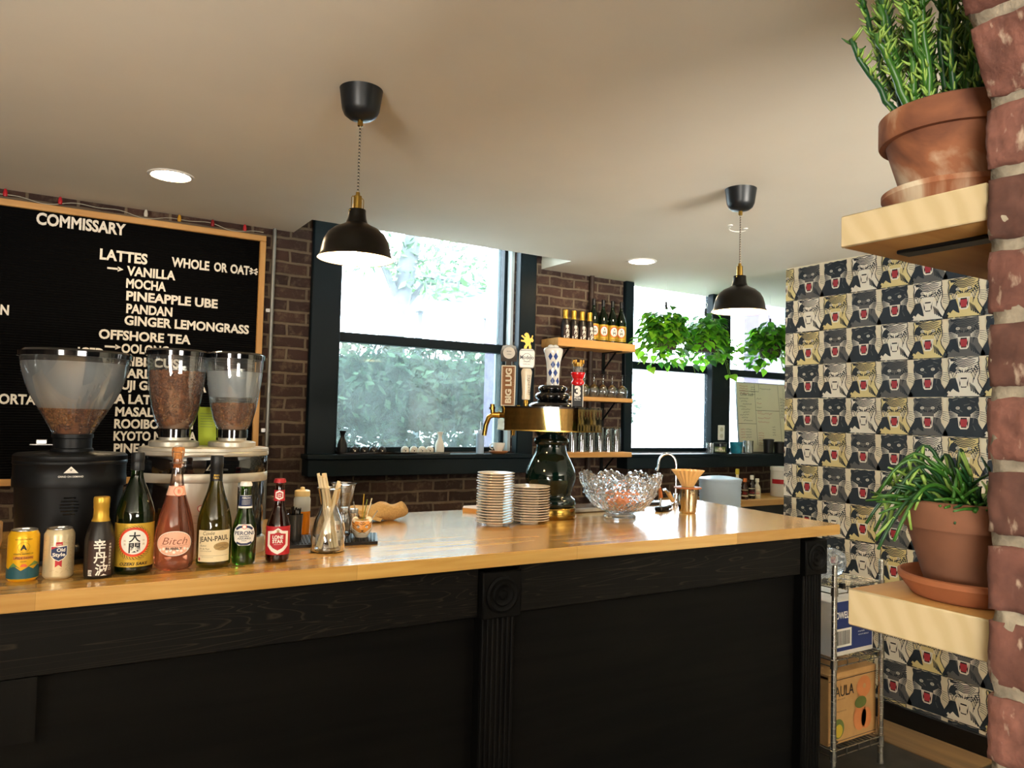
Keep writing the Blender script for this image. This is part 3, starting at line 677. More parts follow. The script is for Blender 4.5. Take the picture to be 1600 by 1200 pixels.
# ------------------------------------------------------------------ bottles and cans on the bar
def smooth_prof(pts, n=5):
    """Catmull-Rom through (r, z) points; a repeated point keeps a corner"""
    out = []
    for i in range(len(pts)-1):
        p1, p2 = pts[i], pts[i+1]
        if p1 == p2: continue
        p0 = pts[i-1] if i > 0 and pts[i-1] != p1 else p1; p3 = pts[i+2] if i+2 < len(pts) and pts[i+2] != p2 else p2
        for k in range(n):
            u = k/n
            f = lambda a, b, c, d: .5*(2*b+(c-a)*u+(2*a-5*b+4*c-d)*u*u+(3*b-a-3*c+d)*u**3)
            out.append((max(0, f(p0[0], p1[0], p2[0], p3[0])), f(p0[1], p1[1], p2[1], p3[1])))
    out.append(pts[-1]); return out
def prof_r(prof):
    def f(z):
        for (r0, z0), (r1, z1) in zip(prof, prof[1:]):
            if z0 <= z <= z1 and z1 > z0: return r0+(r1-r0)*(z-z0)/(z1-z0)
        return prof[-1][0]
    return f
GREENG = mat('green_bottle_glass', '#3f6a1f', .03, trans=.95, ior=1.5, vary=.02)
DGREENG = mat('deep_green_bottle_glass', '#1d3a18', .03, trans=.9, ior=1.5, vary=.02)
OLIVEG = mat('olive_bottle_glass', '#6e6a24', .03, trans=.92, ior=1.5, vary=.02)
ROSEG = mat('rose_wine_glass', '#f0a080', .03, trans=.92, ior=1.45, vary=.02)
AMBERG = mat('brown_bottle_glass', '#3a1408', .04, trans=.8, ior=1.5, vary=.02)
GOLD = mat('gold_foil', '#c9a03c', .35, .55, vary=.06)
GOLDL = mat('gold_label', '#c8a336', .4, .35, vary=.05)
PAPER = mat('cream_label', '#e6d6ad', .7, vary=.03); WHTL = mat('white_label', '#f1ede2', .6, vary=.02)
REDL = mat('red_label', '#b3202a', .5, vary=.05); ORNG = mat('orange_red_ring', '#d8431f', .5, vary=.04); NAVL = mat('navy_label', '#1d2d55', .5, vary=.05)
PINKL = mat('pink_label', '#eeb79b', .6, vary=.03); TEAL = mat('teal_print', '#1f4f58', .5, vary=.05); OLIV = mat('olive_print', '#5d7a3c', .5, vary=.05)
TAN = mat('tan_print', '#a98d5a', .6, vary=.06); YEL = mat('yellow_can_paint', '#e8b31c', .32, .35, vary=.03); CRM = mat('cream_can_paint', '#d9c9a2', .3, .4, vary=.05)
def bottle(name, label, cat, loc, prof, glass, rz=None, seg=40, group=None):
    t = thing(name, label, cat, loc, facing(loc[0], loc[1]) if rz is None else rz, group)
    b = MB(); b.lathe([(0, .004), (prof[0][0]*.8, .001)]+prof, seg); b.build('glass_body', glass, t, sharp=.9)
    return t
def cap_part(t, name, prof, m, seg=28, rf=None):
    b = MB(); b.lathe(prof, seg, rf=rf); return b.build(name, m, t)
# yellow can
def can(label, loc, m):
    t = thing('drink_can', label, 'can', loc, facing(loc[0], loc[1]))
    b = MB(); b.lathe([(.0262, .0), (.0285, .0015), (.0325, .0065), (.033, .009), (.033, .1035), (.0325, .107), (.0285, .1155), (.0272, .1175)], 48, cap=False); b.build('body', m, t)
    b = MB(); b.lathe([(.0272, .1175), (.0276, .1195), (.0272, .1205), (.0258, .1195), (.0252, .1165), (0, .1165)], 40, cap=False); b.lathe([(0, .006), (.020, .005), (.0255, 0)], 40, cap=False); b.build('rim', STEEL, t)
    b = MB(); b.prism(disc(0, -.006, .008, .012, 16), Matrix.Translation((0, 0, .1170)), .0012); b.build('pull_tab', STEEL, t)
    return t
t = can('yellow beer can with teal mountains, leftmost on the bar edge', (-.029, 2.163, CT), YEL)
P = Print(); r = .033
P.add(TEAL, [(x*.001, z*.001) for x, z in ((-50, 8), (50, 8), (50, 30), (36, 40), (22, 30), (12, 36), (-4, 27), (-20, 40), (-34, 30), (-50, 36))])
P.add(OLIV, [[(-.034, .031), (-.02, .046), (-.004, .031), (-.012, .036), (-.02, .037)], [(.010, .036), (.024, .048), (.05, .036), (.036, .041)]])
P.add(mat('sun_print', '#e06a3a', .5), [disc(.002, .036, .007, .007, 16, 0, PI)])
P.add(mat('orange_band_print', '#d98a2a', .5), [rect(-.021, .021, .053, .061)])
P.add(INK, text_polys('UPSIDE DAWN', 0, .0548, .0048, .038, .02)+text_polys('ATHLETIC BREWING CO', 0, .065, .0034, .040, .02)+text_polys('- GOLDEN -', 0, .0475, .003, .016, .01)+text_polys('A', 0, .076, .012, None, .05)+ring_polys(0, .082, .0115, .0120, 24)+text_polys('NON-ALCOHOLIC BREW', 0, .099, .0026, .034, .01))
P.wrap('printed_design', r, t)
t = can('cream and silver beer can with a blue and red shield', (.044, 2.159, CT), CRM)
P = Print(); rnd = random.Random(2)
mp = []
for k in range(70):
    x, z = rnd.uniform(-.06, .06), rnd.uniform(.016, .10)
    if abs(x) < .017 and .03 < z < .088: continue
    mp += strokes([(x, z), (x+rnd.uniform(-.006, .006), z+rnd.uniform(-.004, .004)), (x+rnd.uniform(-.009, .009), z+rnd.uniform(-.006, .006))], .0005)
P.add(TAN, mp)
P.add(REDL, [rect(-.007, .007, .082, .090), [(-.007, .030), (0, .036), (.007, .030), (.007, .048), (-.007, .048)]])
P.add(WHTL, [[(-.0175, .081), (.0175, .081), (.0175, .058), (.010, .049), (0, .044), (-.010, .049), (-.0175, .058)]])
P.add(NAVL, [[(-.016, .076), (.016, .080), (.016, .059), (.009, .0505), (0, .0460), (-.009, .0505), (-.016, .059)]])
P.add(REDL, [[(-.016, .0725), (-.001, .0795), (-.016, .0795)]])
P.add(WHTL, text_polys('Old', .004, .0675, .0085, .017, .03)+text_polys('Style', 0, .0565, .0085, .026, .03)+text_polys('CLASSIC', 0, .0835, .0022, .010, .01))
P.wrap('printed_design', .033, t)
# small black sake bottle
def sake_small(label, loc, rz=None, group=None):
    pr = smooth_prof([(.031, .001), (.0335, .005), (.0335, .005), (.0338, .075), (.0325, .098), (.0255, .125), (.0185, .140), (.0165, .146), (.0165, .146), (.0165, .170)])
    t = bottle('sake_bottle', label, 'bottle', loc, pr, mat('matte_black_bottle', '#1b1512', .38, vary=.15), rz, group=group)
    cap_part(t, 'gold_capsule', [(.0215, .1365), (.0205, .139), (.0178, .146), (.0172, .166), (.0180, .168), (.0180, .1785), (.0185, .180), (.0185, .192), (.0170, .1955), (0, .196)], GOLD)
    P = Print(); f = prof_r(pr)
    P.add(mat('brown_label', '#3a2419', .55, vary=.1), [rect(-.026, .030, .008, .092)])
    P.add(WHTL, text_polys('辛', .0, .066, .030, .026, .02)+text_polys('丹', .002, .038, .027, .028, .02)+text_polys('波', .006, .008, .029, .028, .02)+[rect(-.024, -.015, .008, .022)])
    P.add(INK, text_polys('酒', -.0195, .010, .010))
    P.add(WHTL, text_polys('本醸造', .0215, .071, None, .003)+[q for k, c in enumerate('本醸造生貯蔵酒辛口') for q in text_polys(c, .0235, .080-.0075*k, .0055)])
    P.wrap('label', f, t, zstep=.012); return t
sake_small('small matte black sake bottle with gold capsule on the bar edge', (.1295, 2.131, CT))
def sake_big(label, loc, rz=None, group=None):
    pr = smooth_prof([(.041, .001), (.0455, .008), (.0455, .008), (.0458, .060), (.0455, .140), (.0430, .162), (.0325, .196), (.0215, .222), (.0158, .240), (.0142, .256), (.0142, .262), (.0146, .266)])
    t = bottle('sake_bottle', label, 'bottle', loc, pr, DGREENG, rz, group=group)
    cap_part(t, 'cap', [(.0152, .258), (.0158, .260), (.0158, .274), (.0152, .276), (.0152, .280), (.0160, .282), (.0160, .300), (.0148, .303), (0, .303)], BLKPL)
    P = Print(); w = .062
    P.add(GOLDL, [rect(-w, w, .020, .128)])
    rope = []
    for k in range(34):
        a = 2*PI*k/34; rope += strokes([(.035*math.cos(a), .079+.035*math.sin(a)), (.040*math.cos(a+.12), .079+.040*math.sin(a+.12)), (.0445*math.cos(a+.32), .079+.0445*math.sin(a+.32))], .0018, .0006)
    P.add(INK, [[(x, max(z, .038)) for x, z in q] for q in rope])
    P.add(ORNG, [disc(0, .082, .0365, .0365, 40)]); P.add(WHTL, [disc(0, .082, .0305, .0305, 40)])
    P.add(INK, text_polys('大', .001, .081, .026, .026, .02)+text_polys('関', .001, .055, .025, .025, .02)); P.add(TAN, text_polys('銘', -.021, .083, .005)+text_polys('酒', -.021, .074, .005)+text_polys('特', .021, .083, .005)+text_polys('選', .021, .074, .005))
    P.add(INK, text_polys('OZEKI SAKE', 0, .0245, .0075, .064, .02, shear=.25))
    P.wrap('label', prof_r(pr), t); return t
sake_big('tall dark green sake bottle with a gold label and red ring on the bar edge', (.208, 2.158, CT))
# rose sparkling wine
def rose():
    x, y = .303, 2.159
    pr = smooth_prof([(.036, .001), (.0445, .008), (.0475, .022), (.0480, .070), (.0465, .098), (.0400, .135), (.0300, .170), (.0205, .205), (.0165, .226), (.0143, .250), (.0140, .262)])
    t = bottle('sparkling_wine_bottle', 'clear bottle of rosé sparkling wine with wired cork and pink oval label', 'bottle', (x, y, CT), [p for p in pr if p[1] <= .216], ROSEG)
    b = MB(); b.lathe([p for p in pr if p[1] >= .212], 36, cap=False); b.lathe([(.014, .262), (.0172, .264), (.0175, .272), (.0145, .275), (.0135, .286)], 36, cap=False); b.build('glass_neck', thin_glass('bottle_neck_glass', '#f3ded2', .5), t)
    cap_part(t, 'cork', [(0, .262), (.0105, .263), (.0105, .284), (.0130, .289), (.0155, .298), (.0160, .310), (.0140, .316), (0, .317)], mat('cork', '#b5763e', .8, vary=.25, scale=120, bump=.5))
    b = MB()
    b.tube([(.0185*math.cos(a), .0185*math.sin(a), .276) for a in [2*PI*k/16 for k in range(16)]], .0009, 5, closed=True); b.tube([(.0155*math.cos(a), .0155*math.sin(a), .304) for a in [2*PI*k/16 for k in range(16)]], .0009, 5, closed=True)
    for k in range(4):
        a = PI/4+k*PI/2; c, s = math.cos(a), math.sin(a); b.tube([(.0185*c, .0185*s, .276), (.0150*c, .0150*s, .290), (.0168*c, .0168*s, .304), (.012*c, .012*s, .319), (0, 0, .320)], .0009, 5)
    b.build('wire_cage', STEEL, t)
    P = Print(); f = prof_r(pr)
    P.add(PINKL, [rect(-.052, .052, .192, .216)]); P.add(ORNG, ring_polys(.006, .203, .0115, .0128, 24)); P.add(PINKL, [disc(.006, .203, .0115)]); P.add(ORNG, text_polys('B', .006, .198, .010, None, .0))
    P.wrap('neck_label', f, t, zstep=.006)
    P = Print(); P.add(WHTL, [disc(0, .072, .0455, .0315, 48)]); P.add(PINKL, [disc(0, .072, .0440, .0300, 48)])
    P.add(WHTL, [disc(-.034+.0085*k, .050+.004*(k % 2)+.006*abs(k-4)/4, .0036, .0036, 10) for k in range(9)])
    P.add(INK, text_polys('BUBBLY', 0, .0565, .0065, .040, .03)+[disc(.0415*math.cos(a), .072+.0278*math.sin(a), .0006, .0006, 5) for a in [2*PI*k/36 for k in range(36)]])
    P.add(mat('rust_ink', '#8a4a34', .6), text_polys('Bitch', 0, .0700, .019, .058, -.008, shear=.35)+strokes([(-.032, .067), (0, .0655), (.032, .068)], .0006))
    P.wrap('label', f, t, zstep=.01)
rose()
def white_wine():
    pr = smooth_prof([(.038, .001), (.0435, .008), (.0435, .008), (.0440, .060), (.0438, .105), (.0415, .130), (.0330, .165), (.0225, .198), (.0165, .224), (.0145, .245), (.0143, .285)])
    t = bottle('wine_bottle', 'olive glass wine bottle with a cream label and black screw cap', 'bottle', (.400, 2.155, CT), pr, OLIVEG)
    cap_part(t, 'screw_cap', [(.0160, .226), (.0158, .262), (.0168, .264), (.0168, .290), (.0155, .294), (0, .294)], BLKPL)
    P = Print(); P.add(GOLD, text_polys('JEAN', 0, .240, .005)+text_polys('PAUL', 0, .233, .005)); P.wrap('cap_print', .0164, t)
    P = Print(); P.add(PAPER, [rect(-.043, .046, .018, .100)])
    DK = mat('label_brown_ink', '#3b2c1c', .6)
    P.add(DK, text_polys('Cuvée', -.014, .088, .0095, .030, 0, rot=.05, shear=.25)+text_polys('JEAN-PAUL', 0, .0725, .0135, .078, .02, rot=.07)+text_polys('BLANC', -.026, .058, .004)+text_polys('Vin de Pays', -.024, .0505, .004, .028)+text_polys('COTES DE GASCOGNE', -.020, .045, .0026, .030)+strokes([(-.036, .034), (.04, .034)], .0005)+strokes([(-.03, .030), (.0, .030)], .0005))
    P.add(TAN, [disc(.022, .058, .022, .011, 24)]); P.add(DK, [q for k in range(7) for q in strokes([(.006+.005*k, .0585), (.008+.005*k, .0645), (.010+.005*k, .0585)], .0008)]+[q for k in range(6) for q in strokes([(.022, .057), (.004+.007*k, .050)], .0005)])
    P.add(REDL, [disc(-.037, .025, .0028, .004, 10)])
    P.wrap('label', prof_r(pr), t)
white_wine()
def green_beer():
    pr = smooth_prof([(.026, .001), (.0300, .006), (.0312, .020), (.0322, .070), (.0318, .095), (.0265, .120), (.0195, .145), (.0160, .165), (.0140, .190), (.0132, .205), (.0145, .210), (.0135, .216)])
    t = bottle('beer_bottle', 'green glass beer bottle with white cap and white oval label', 'bottle', (.478, 2.154, CT), pr, GREENG)
    cap_part(t, 'crown_cap', [(.0160, .211), (.0155, .217), (.0138, .222), (0, .223)], WHITE, 42, lambda a, i: 1+.03*math.cos(21*a) if i < 2 else 1)
    f = prof_r(pr); P = Print(); P.add(WHTL, [rect(-.042, .042, .152, .186)]); P.add(NAVL, [rect(-.042, .042, .157, .185)]); P.add(WHTL, text_polys('PERONI', .002, .177, .005, .022, .01)+[q for k in range(4) for q in strokes([(-.010, .173-.0035*k), (.014, .173-.0035*k)], .0006)]); P.wrap('neck_label', f, t, zstep=.008)
    P = Print(); o = [(-.0265, .098), (-.016, .110), (.016, .110), (.0265, .098), (.0300, .084), (.0265, .066), (.014, .054), (-.014, .054), (-.0265, .066), (-.0300, .084)]
    P.add(WHTL, o); P.add(NAVL, strokes([(-.022, .097), (-.012, .103), (0, .105), (.012, .103), (.022, .097)], .006)+strokes([(-.020, .062), (-.008, .0575), (.008, .0575), (.020, .062)], .0055))
    P.add(ORNG, [disc(0, .1035, .006)]); P.add(WHTL, [disc(0, .1035, .0045)])
    P.add(NAVL, text_polys('PERONI', 0, .0825, .0100, .050, .015)+text_polys('NASTRO', 0, .0765, .0038, .024, .02)+text_polys('AZZURRO', 0, .0705, .0045, .034, .02)+text_polys('ITALIA', 0, .0655, .0028, .012, .02)); P.wrap('label', f, t, zstep=.01)
green_beer()
def brown_beer():
    pr = smooth_prof([(.027, .001), (.0310, .006), (.0318, .012), (.0318, .012), (.0320, .085), (.0312, .102), (.0240, .127), (.0170, .148), (.0148, .165), (.0134, .195), (.0132, .212), (.0145, .216), (.0138, .224)])
    t = bottle('beer_bottle', 'brown longneck beer bottle with a red and white shield label', 'bottle', (.569, 2.153, CT), pr, AMBERG)
    cap_part(t, 'crown_cap', [(.0163, .218), (.0158, .224), (.0140, .229), (0, .230)], mat('red_cap', '#a5242a', .35, .3), 42, lambda a, i: 1+.03*math.cos(21*a) if i < 2 else 1)
    f = prof_r(pr); P = Print(); P.add(REDL, [rect(-.042, .042, .168, .198)]); hexa = lambda k, x, z: [(x+k*a, z+k*c) for a, c in ((-.011, .008), (0, .013), (.011, .008), (.011, -.008), (0, -.013), (-.011, -.008))]
    P.add(WHTL, hexa(1, 0, .184)); P.add(REDL, hexa(.68, 0, .184)); P.add(WHTL, text_polys('LONE', 0, .1845, .0042, .010, .02)+text_polys('STAR', 0, .1785, .0042, .010, .02)); P.wrap('neck_label', f, t, zstep=.008)
    P = Print(); P.add(REDL, [rect(-.062, .062, .022, .100)])
    sh = lambda k, z=.062: [(k*a, z+k*c) for a, c in ((-.030, .024), (-.012, .026), (-.0, .034), (.012, .026), (.030, .024), (.030, -.016), (.016, -.030), (0, -.038), (-.016, -.030), (-.030, -.016))]
    P.add(WHTL, sh(1)); P.add(REDL, sh(.72)); star = [(.006*(1 if k % 2 == 0 else .42)*math.sin(k*PI/5), .087+.006*(1 if k % 2 == 0 else .42)*math.cos(k*PI/5)) for k in range(10)]
    P.add(TAN, star); P.add(WHTL, text_polys('LONE', 0, .0665, .0095, .028, .035)+text_polys('STAR', 0, .0550, .0095, .028, .035)+strokes([(-.010, .051), (.010, .051)], .0006))
    P.wrap('label', f, t)
brown_beer()
# sake on the wall shelf
for k, x in enumerate((2.907, 2.976, 3.044, 3.108)):
    l = ('leftmost', 'second from the left', 'third from the left', 'rightmost')[k]
    if k == 0: s0 = sake_small(f'small black gold-capped sake bottle on the top wall shelf, {l} of four', (x, 4.075, 2.128), facing(x, 4.075)+.5, 'small black sake bottles on the wall shelf')
    else: dup(s0, (x, 4.075, 2.128), facing(x, 4.075)+.5, f'small black gold-capped sake bottle on the top wall shelf, {l} of four')
for k, x in enumerate((3.183, 3.262, 3.352, 3.437-.04)):
    l = ('leftmost', 'second from the left', 'third from the left', 'rightmost')[k]; x = (3.175, 3.257, 3.340, 3.418)[k]
    rz = facing(x, 4.1)+(.3, .3, .4, .1)[k]
    if k == 0: g0 = sake_big(f'green gold-labelled sake bottle on the top wall shelf, {l} of four', (x, 4.118, 2.128), rz, 'green sake bottles on the wall shelf')
    else: dup(g0, (x, 4.118, 2.128), rz, f'green gold-labelled sake bottle on the top wall shelf, {l} of four')
for o in COL.objects:            # the bottles on the shelf are the slimmer size
    if o.get('group') == 'green sake bottles on the wall shelf': o.scale = (.80, .80, 1)
    if o.get('group') == 'small black sake bottles on the wall shelf': o.scale = (.93, .93, 1)
# ------------------------------------------------------------------ glasses on the lower wall shelves
WG = thin_glass('glassware', '#eef4f4', .5)
def wine_glass(label, loc):
    t = thing('wine_glass', label, 'wine glass', loc, 0, 'upturned wine glasses on the wall shelf')
    b = MB(); b.lathe(smooth_prof([(.030, .0), (.036, .022), (.0385, .045), (.033, .066), (.018, .082), (.006, .090)]), 32, cap=False); b.build('bowl', WG, t)
    b = MB(); b.lathe([(.006, .090), (.0036, .098), (.0034, .145), (.006, .153)], 14, cap=False); b.build('stem', WG, t)
    b = MB(); b.lathe([(.006, .153), (.020, .156), (.034, .159), (.034, .160), (0, .161)], 28, cap=False); b.build('foot', WG, t); return t
spots = [(2.985, 4.06), (3.065, 4.06), (3.145, 4.06), (3.222, 4.06), (3.30, 4.06), (3.39, 4.06)]
for k, (x, y) in enumerate(spots):
    lab = f'upturned stemmed wine glass on the middle wall shelf, {["leftmost", "second from the left", "third from the left", "third from the right", "second from the right", "rightmost"][k]}'
    if k == 0: w0 = wine_glass(lab, (x, y, 1.752))
    else: dup(w0, (x, y, 1.752), 0, lab)
def tumbler(label, loc):
    t = thing('tumbler', label, 'glass', loc, 0, 'tumblers on the lowest wall shelf')
    b = MB(); b.lathe([(.034, 0), (.0335, .02), (.031, .12), (.030, .158), (.024, .1645), (0, .1655)], 32, cap=False); b.lathe([(0, .155), (.026, .155), (.029, .12), (.0315, .0)], 32, cap=False); b.build('glass_wall', WG, t); return t
for k, x in enumerate((2.985, 3.062, 3.139, 3.213, 3.286, 3.359)):
    lab = f'upturned clear tumbler on the lowest wall shelf, {["leftmost", "second from the left", "third from the left", "third from the right", "second from the right", "rightmost"][k]}'
    if k == 0: w0 = tumbler(lab, (x, 4.075, 1.385))
    else: dup(w0, (x, 4.075, 1.385), 0, lab)
# ------------------------------------------------------------------ coffee grinders
BEAN = mat('coffee_bean', '#8a5430', .42, vary=.35, scale=60); CREASE = mat('coffee_bean_dark', '#3a1d0d', .6, vary=.3)
HOP = thin_glass('hopper_plastic', '#f6f8f8', .4, .05, '#dfe6e8', (.3, .3, .05)); FROST = thin_glass('frosted_hopper_plastic', '#f2f5f6', .3, .34, '#e9eef0', (.15, .15, .02))
def hopper(par, prof, ztop, lid_r, beans_z, at, seed, frost):
    b = MB(); b.lathe(prof, 48, at=at, cap=False); h = b.build('hopper', HOP, par)
    f = prof_r(prof)
    if frost:
        b = MB(); n = 8; b.lathe([(f(frost[0]+(frost[1]-frost[0])*k/n)-.0015, frost[0]+(frost[1]-frost[0])*k/n) for k in range(n+1)], 48, at=at, cap=False); b.build('frosted_band', FROST, h).location = (0, 0, 0)
    b = MB(); b.lathe([(lid_r-.004, ztop-.014), (lid_r+.002, ztop-.013), (lid_r+.003, ztop), (lid_r-.004, ztop+.006), (0, ztop+.007)], 48, at=at, cap=False); b.build('lid', BLKGL, par)
    rnd = random.Random(seed); b = MB(); z0 = prof[0][1]
    b.lathe([(0, z0+.002)]+[(max(.004, f(z0+(beans_z-z0)*k/8)-.012), z0+(beans_z-z0)*k/8) for k in range(9)]+[(0, beans_z-.002)], 24, at=at, cap=False)
    def bean(p, nrm):
        q = nrm.to_track_quat('Z', 'Y').to_matrix().to_4x4() @ Matrix.Rotation(rnd.uniform(0, 6.3), 4, 'Z')
        b.mi = 0; b.ball(p, .0070, 1, (1, .72, .5), q)
        b.mi = 1; v = q @ Vector((0, 0, .0033)); c = q @ Vector((.0048, 0, 0)); d = q @ Vector((0, .0006, 0)); b.face([Vector(p)+v-c-d, Vector(p)+v+c-d, Vector(p)+v+c+d, Vector(p)+v-c+d])
    area = 2*PI*f((z0+beans_z)/2)*(beans_z-z0); n = int(area/.000075)
    for k in range(n):
        a = rnd.uniform(0, 2*PI); z = z0+(beans_z-z0)*math.sqrt(rnd.random()); r = f(z)-.007
        bean((at[0]+r*math.cos(a), at[1]+r*math.sin(a), at[2]+z), (Vector((math.cos(a), math.sin(a), -.3))+Vector((rnd.uniform(-.5, .5), rnd.uniform(-.5, .5), rnd.uniform(-.5, .5)))).normalized())
    for k in range(int(PI*f(beans_z)**2/.00008)):
        a = rnd.uniform(0, 2*PI); r = (f(beans_z)-.008)*math.sqrt(rnd.random())
        bean((at[0]+r*math.cos(a), at[1]+r*math.sin(a), at[2]+beans_z+rnd.uniform(-.003, .004)), (Vector((0, 0, 1))+Vector((rnd.uniform(-.6, .6), rnd.uniform(-.6, .6), 0))).normalized())
    o = b.build('coffee_beans', [BEAN, CREASE], h, sharp=None); o['kind'] = 'stuff'; o['label'] = 'roasted brown coffee beans'
GRB = mat('grinder_black', '#0b0d0f', .42, vary=.06, spec=.25)
def grinder_black():
    t = thing('coffee_grinder', 'black coffee grinder with one wide funnel hopper, behind the cans', 'coffee grinder', (.068, 2.42, CT), facing(.068, 2.42)*.9)
    E = dict(sx=1, sy=.8)
    b = MB(); b.lathe([(.118, .0), (.121, .006), (.126, .09), (.130, .19), (.132, .205), (.132, .205)], 64, **E, cap=True); b.build('body', GRB, t)
    b = MB(); b.lathe([(.1365, .200), (.1375, .204), (.138, .222), (.1365, .226), (.1365, .259), (.1385, .261), (.1385, .268), (.137, .270), (.1385, .272), (.138, .283), (.132, .288), (.060, .293), (0, .294)], 64, **E); b.build('top_housing', GRB, t)
    b = MB(); b.lathe([(.052, .292), (.052, .300), (.048, .303), (.048, .328), (.051, .330), (.051, .340), (.0, .341)], 40); b.build('neck', GRB, t)
    b = MB(); b.box(-.10, -.045, -.012, .012, .309, .312, .001); b.box(-.085, -.06, -.01, .01, .312, .324, .001); b.build('slide_gate', STEEL, t)
    prof = smooth_prof([(.048, .338), (.060, .362), (.084, .405), (.108, .450), (.126, .500), (.1375, .560)], 4)
    hopper(t, prof, .562, .1385, .412, (0, 0, 0), 5, (.41, .535))
    rad = lambda z: .1365
    P = Print(); tri = lambda k, z: [(-.017*k, z), (.017*k, z), (0, z+.0175*k)]
    P.add(WHTL, tri(1, .2405)); P.add(INK, [q for a in (-.5, -.25, 0, .25, .5) for q in strokes([(0, .2465), (.0055*math.sin(a*2), .2465+.0065*math.cos(a*2))], .0007)]+text_polys('MAHLKONIG', 0, .2428, .0016, .016))
    P.add(WHTL, text_polys('GRIND ON DEMAND', 0, .229, .0048, .058, .01)); P.wrap('front_print', rad, t, sy=.8, base=.0006)
    b = MB()
    for k in range(6):
        w = .022*math.sqrt(max(.1, 1-((k-2.5)/3.2)**2)); z = .132+k*.0085; n = 8; r = .1275+(z-.09)*.04
        b.tube([((r+.0003)*math.sin(x/r), -(r+.0003)*.8*math.cos(x/r), z) for x in [-w+2*w*j/n for j in range(n+1)]], .0021, 6)
    b.build('vent_grille', BLKGL, t)
    b = MB(); b.box(-.03, .03, -.125, -.085, .030, .055, .006); b.build('spout', GRB, t)
    b = MB(); b.lathe([(.128, 0), (.130, .004), (.130, .012), (.122, .016)], 48, sx=1, sy=.84); b.build('base_plate', BLKPL, t)
grinder_black()
def grinder_twin():
    t = thing('coffee_grinder', 'silver and black twin coffee grinder with two bean hoppers, behind the wine bottles', 'coffee grinder', (.405, 2.365, CT), facing(.405, 2.365)*.6)
    E = dict(sx=1, sy=.62)
    def band(name, z0, z1, r, m, lip=.002):
        b = MB(); b.lathe([(r-lip, z0), (r, z0+.003), (r, z1-.003), (r-lip, z1)], 72, **E); return b.build(name, m, t)
    band('base_ring', 0, .045, .176, SILVER); band('body', .044, .212, .168, BLKGL); band('middle_ring', .210, .236, .176, SILVER); band('logo_band', .234, .286, .174, BLKGL)
    b = MB(); b.lathe([(.174, .284), (.178, .287), (.178, .295), (.176, .2965), (.178, .298), (.177, .306), (.170, .3085), (0, .309)], 72, **E); b.build('top_plate', SILVER, t)
    P = Print(); P.add(SILVER, [rect(-.088, .088, .030, .212)]); P.add(INK, [disc(.006, .158, .010), disc(.006, .050, .010)]+[rect(-.03, .03, .078, .0785), rect(-.03, .03, .10, .1005), rect(-.03, .03, .12, .1205)]); P.add(WHTL, [disc(.006, .158, .0035)]); P.add(REDL, ring_polys(-.012, .140, .0075, .0095)); P.add(WHTL, [disc(-.012, .140, .0075)]); P.wrap('front_panel', lambda z: .1685, t, sy=.62, step=.012)
    P = Print(); tri = lambda k: [(-.020*k+.016, .246), (.020*k+.016, .246), (.016, .246+.034*k)]
    P.add(SILVER, tri(1)); P.add(BLKGL, [(-.0205+.0195+.002, .2472), (.0315, .2472), (.016, .2775)]); P.add(SILVER, [q for a in (-.55, -.28, 0, .28, .55) for q in strokes([(.016, .254), (.016+.013*math.sin(a), .254+.013*math.cos(a))], .0016, .0008)]+text_polys('MAHLKONIG', .016, .2485, .0026, .024)); P.wrap('logo', lambda z: .174, t, sy=.62)
    for k, (dx, bz) in enumerate(((-.085, .520), (.073, .432))):
        b = MB(); b.lathe([(.064, .308), (.066, .310), (.066, .322), (.060, .325), (.040, .327), (.040, .336), (0, .337)], 60, at=(dx, 0, 0), rf=lambda a, i: 1+(.015*math.cos(30*a) if i in (1, 2) else 0)); b.build('adjusting_ring', SILVER, t)
        b = MB(); b.lathe([(.043, .335), (.0435, .358), (.041, .360), (0, .361)], 36, at=(dx, 0, 0)); b.build('neck', BLKGL, t)
        prof = smooth_prof([(.042, .359), (.053, .380), (.064, .420), (.072, .470), (.078, .520), (.0805, .578)], 4)
        hopper(t, prof, .580, .0815, bz, (dx, 0, 0), 11+k, None if k == 0 else (.455, .53))
grinder_twin()
b = MB(); M = frame((.418, 2.43, CT+.309), (.97, -.24, 0), (-.05, 0, 1)); b.prism(rect(-.022, .028, 0, .115), M, .0012)
t = b.build('info_card', mat('lime_card', '#a8b81e', .6, vary=.04)); tag(t, 'lime green card standing between the two hoppers of the twin grinder', 'card')
P = Print(); P.add(OLIV, [rect(-.016, .018+.003*(k % 2), .095-.008*k, .0962-.008*k) for k in range(6)]); P.flat('small_print', t, M, base=.0013)
# white tray at the far left behind the cans
t = thing('serving_board', 'pale wooden block on black feet at the far left of the bar', 'board', (-.09, 2.45, CT))
b = MB(); b.box(-.30, 0, 0, .22, .016, .078, .004); b.build('block', PINE, t)
for x in (-.27, -.02):
    for y in (.02, .20): b = MB(); b.box(x-.015, x+.015, y-.018, y+.018, 0, .016, .002); b.build('foot', BLKPL, t)
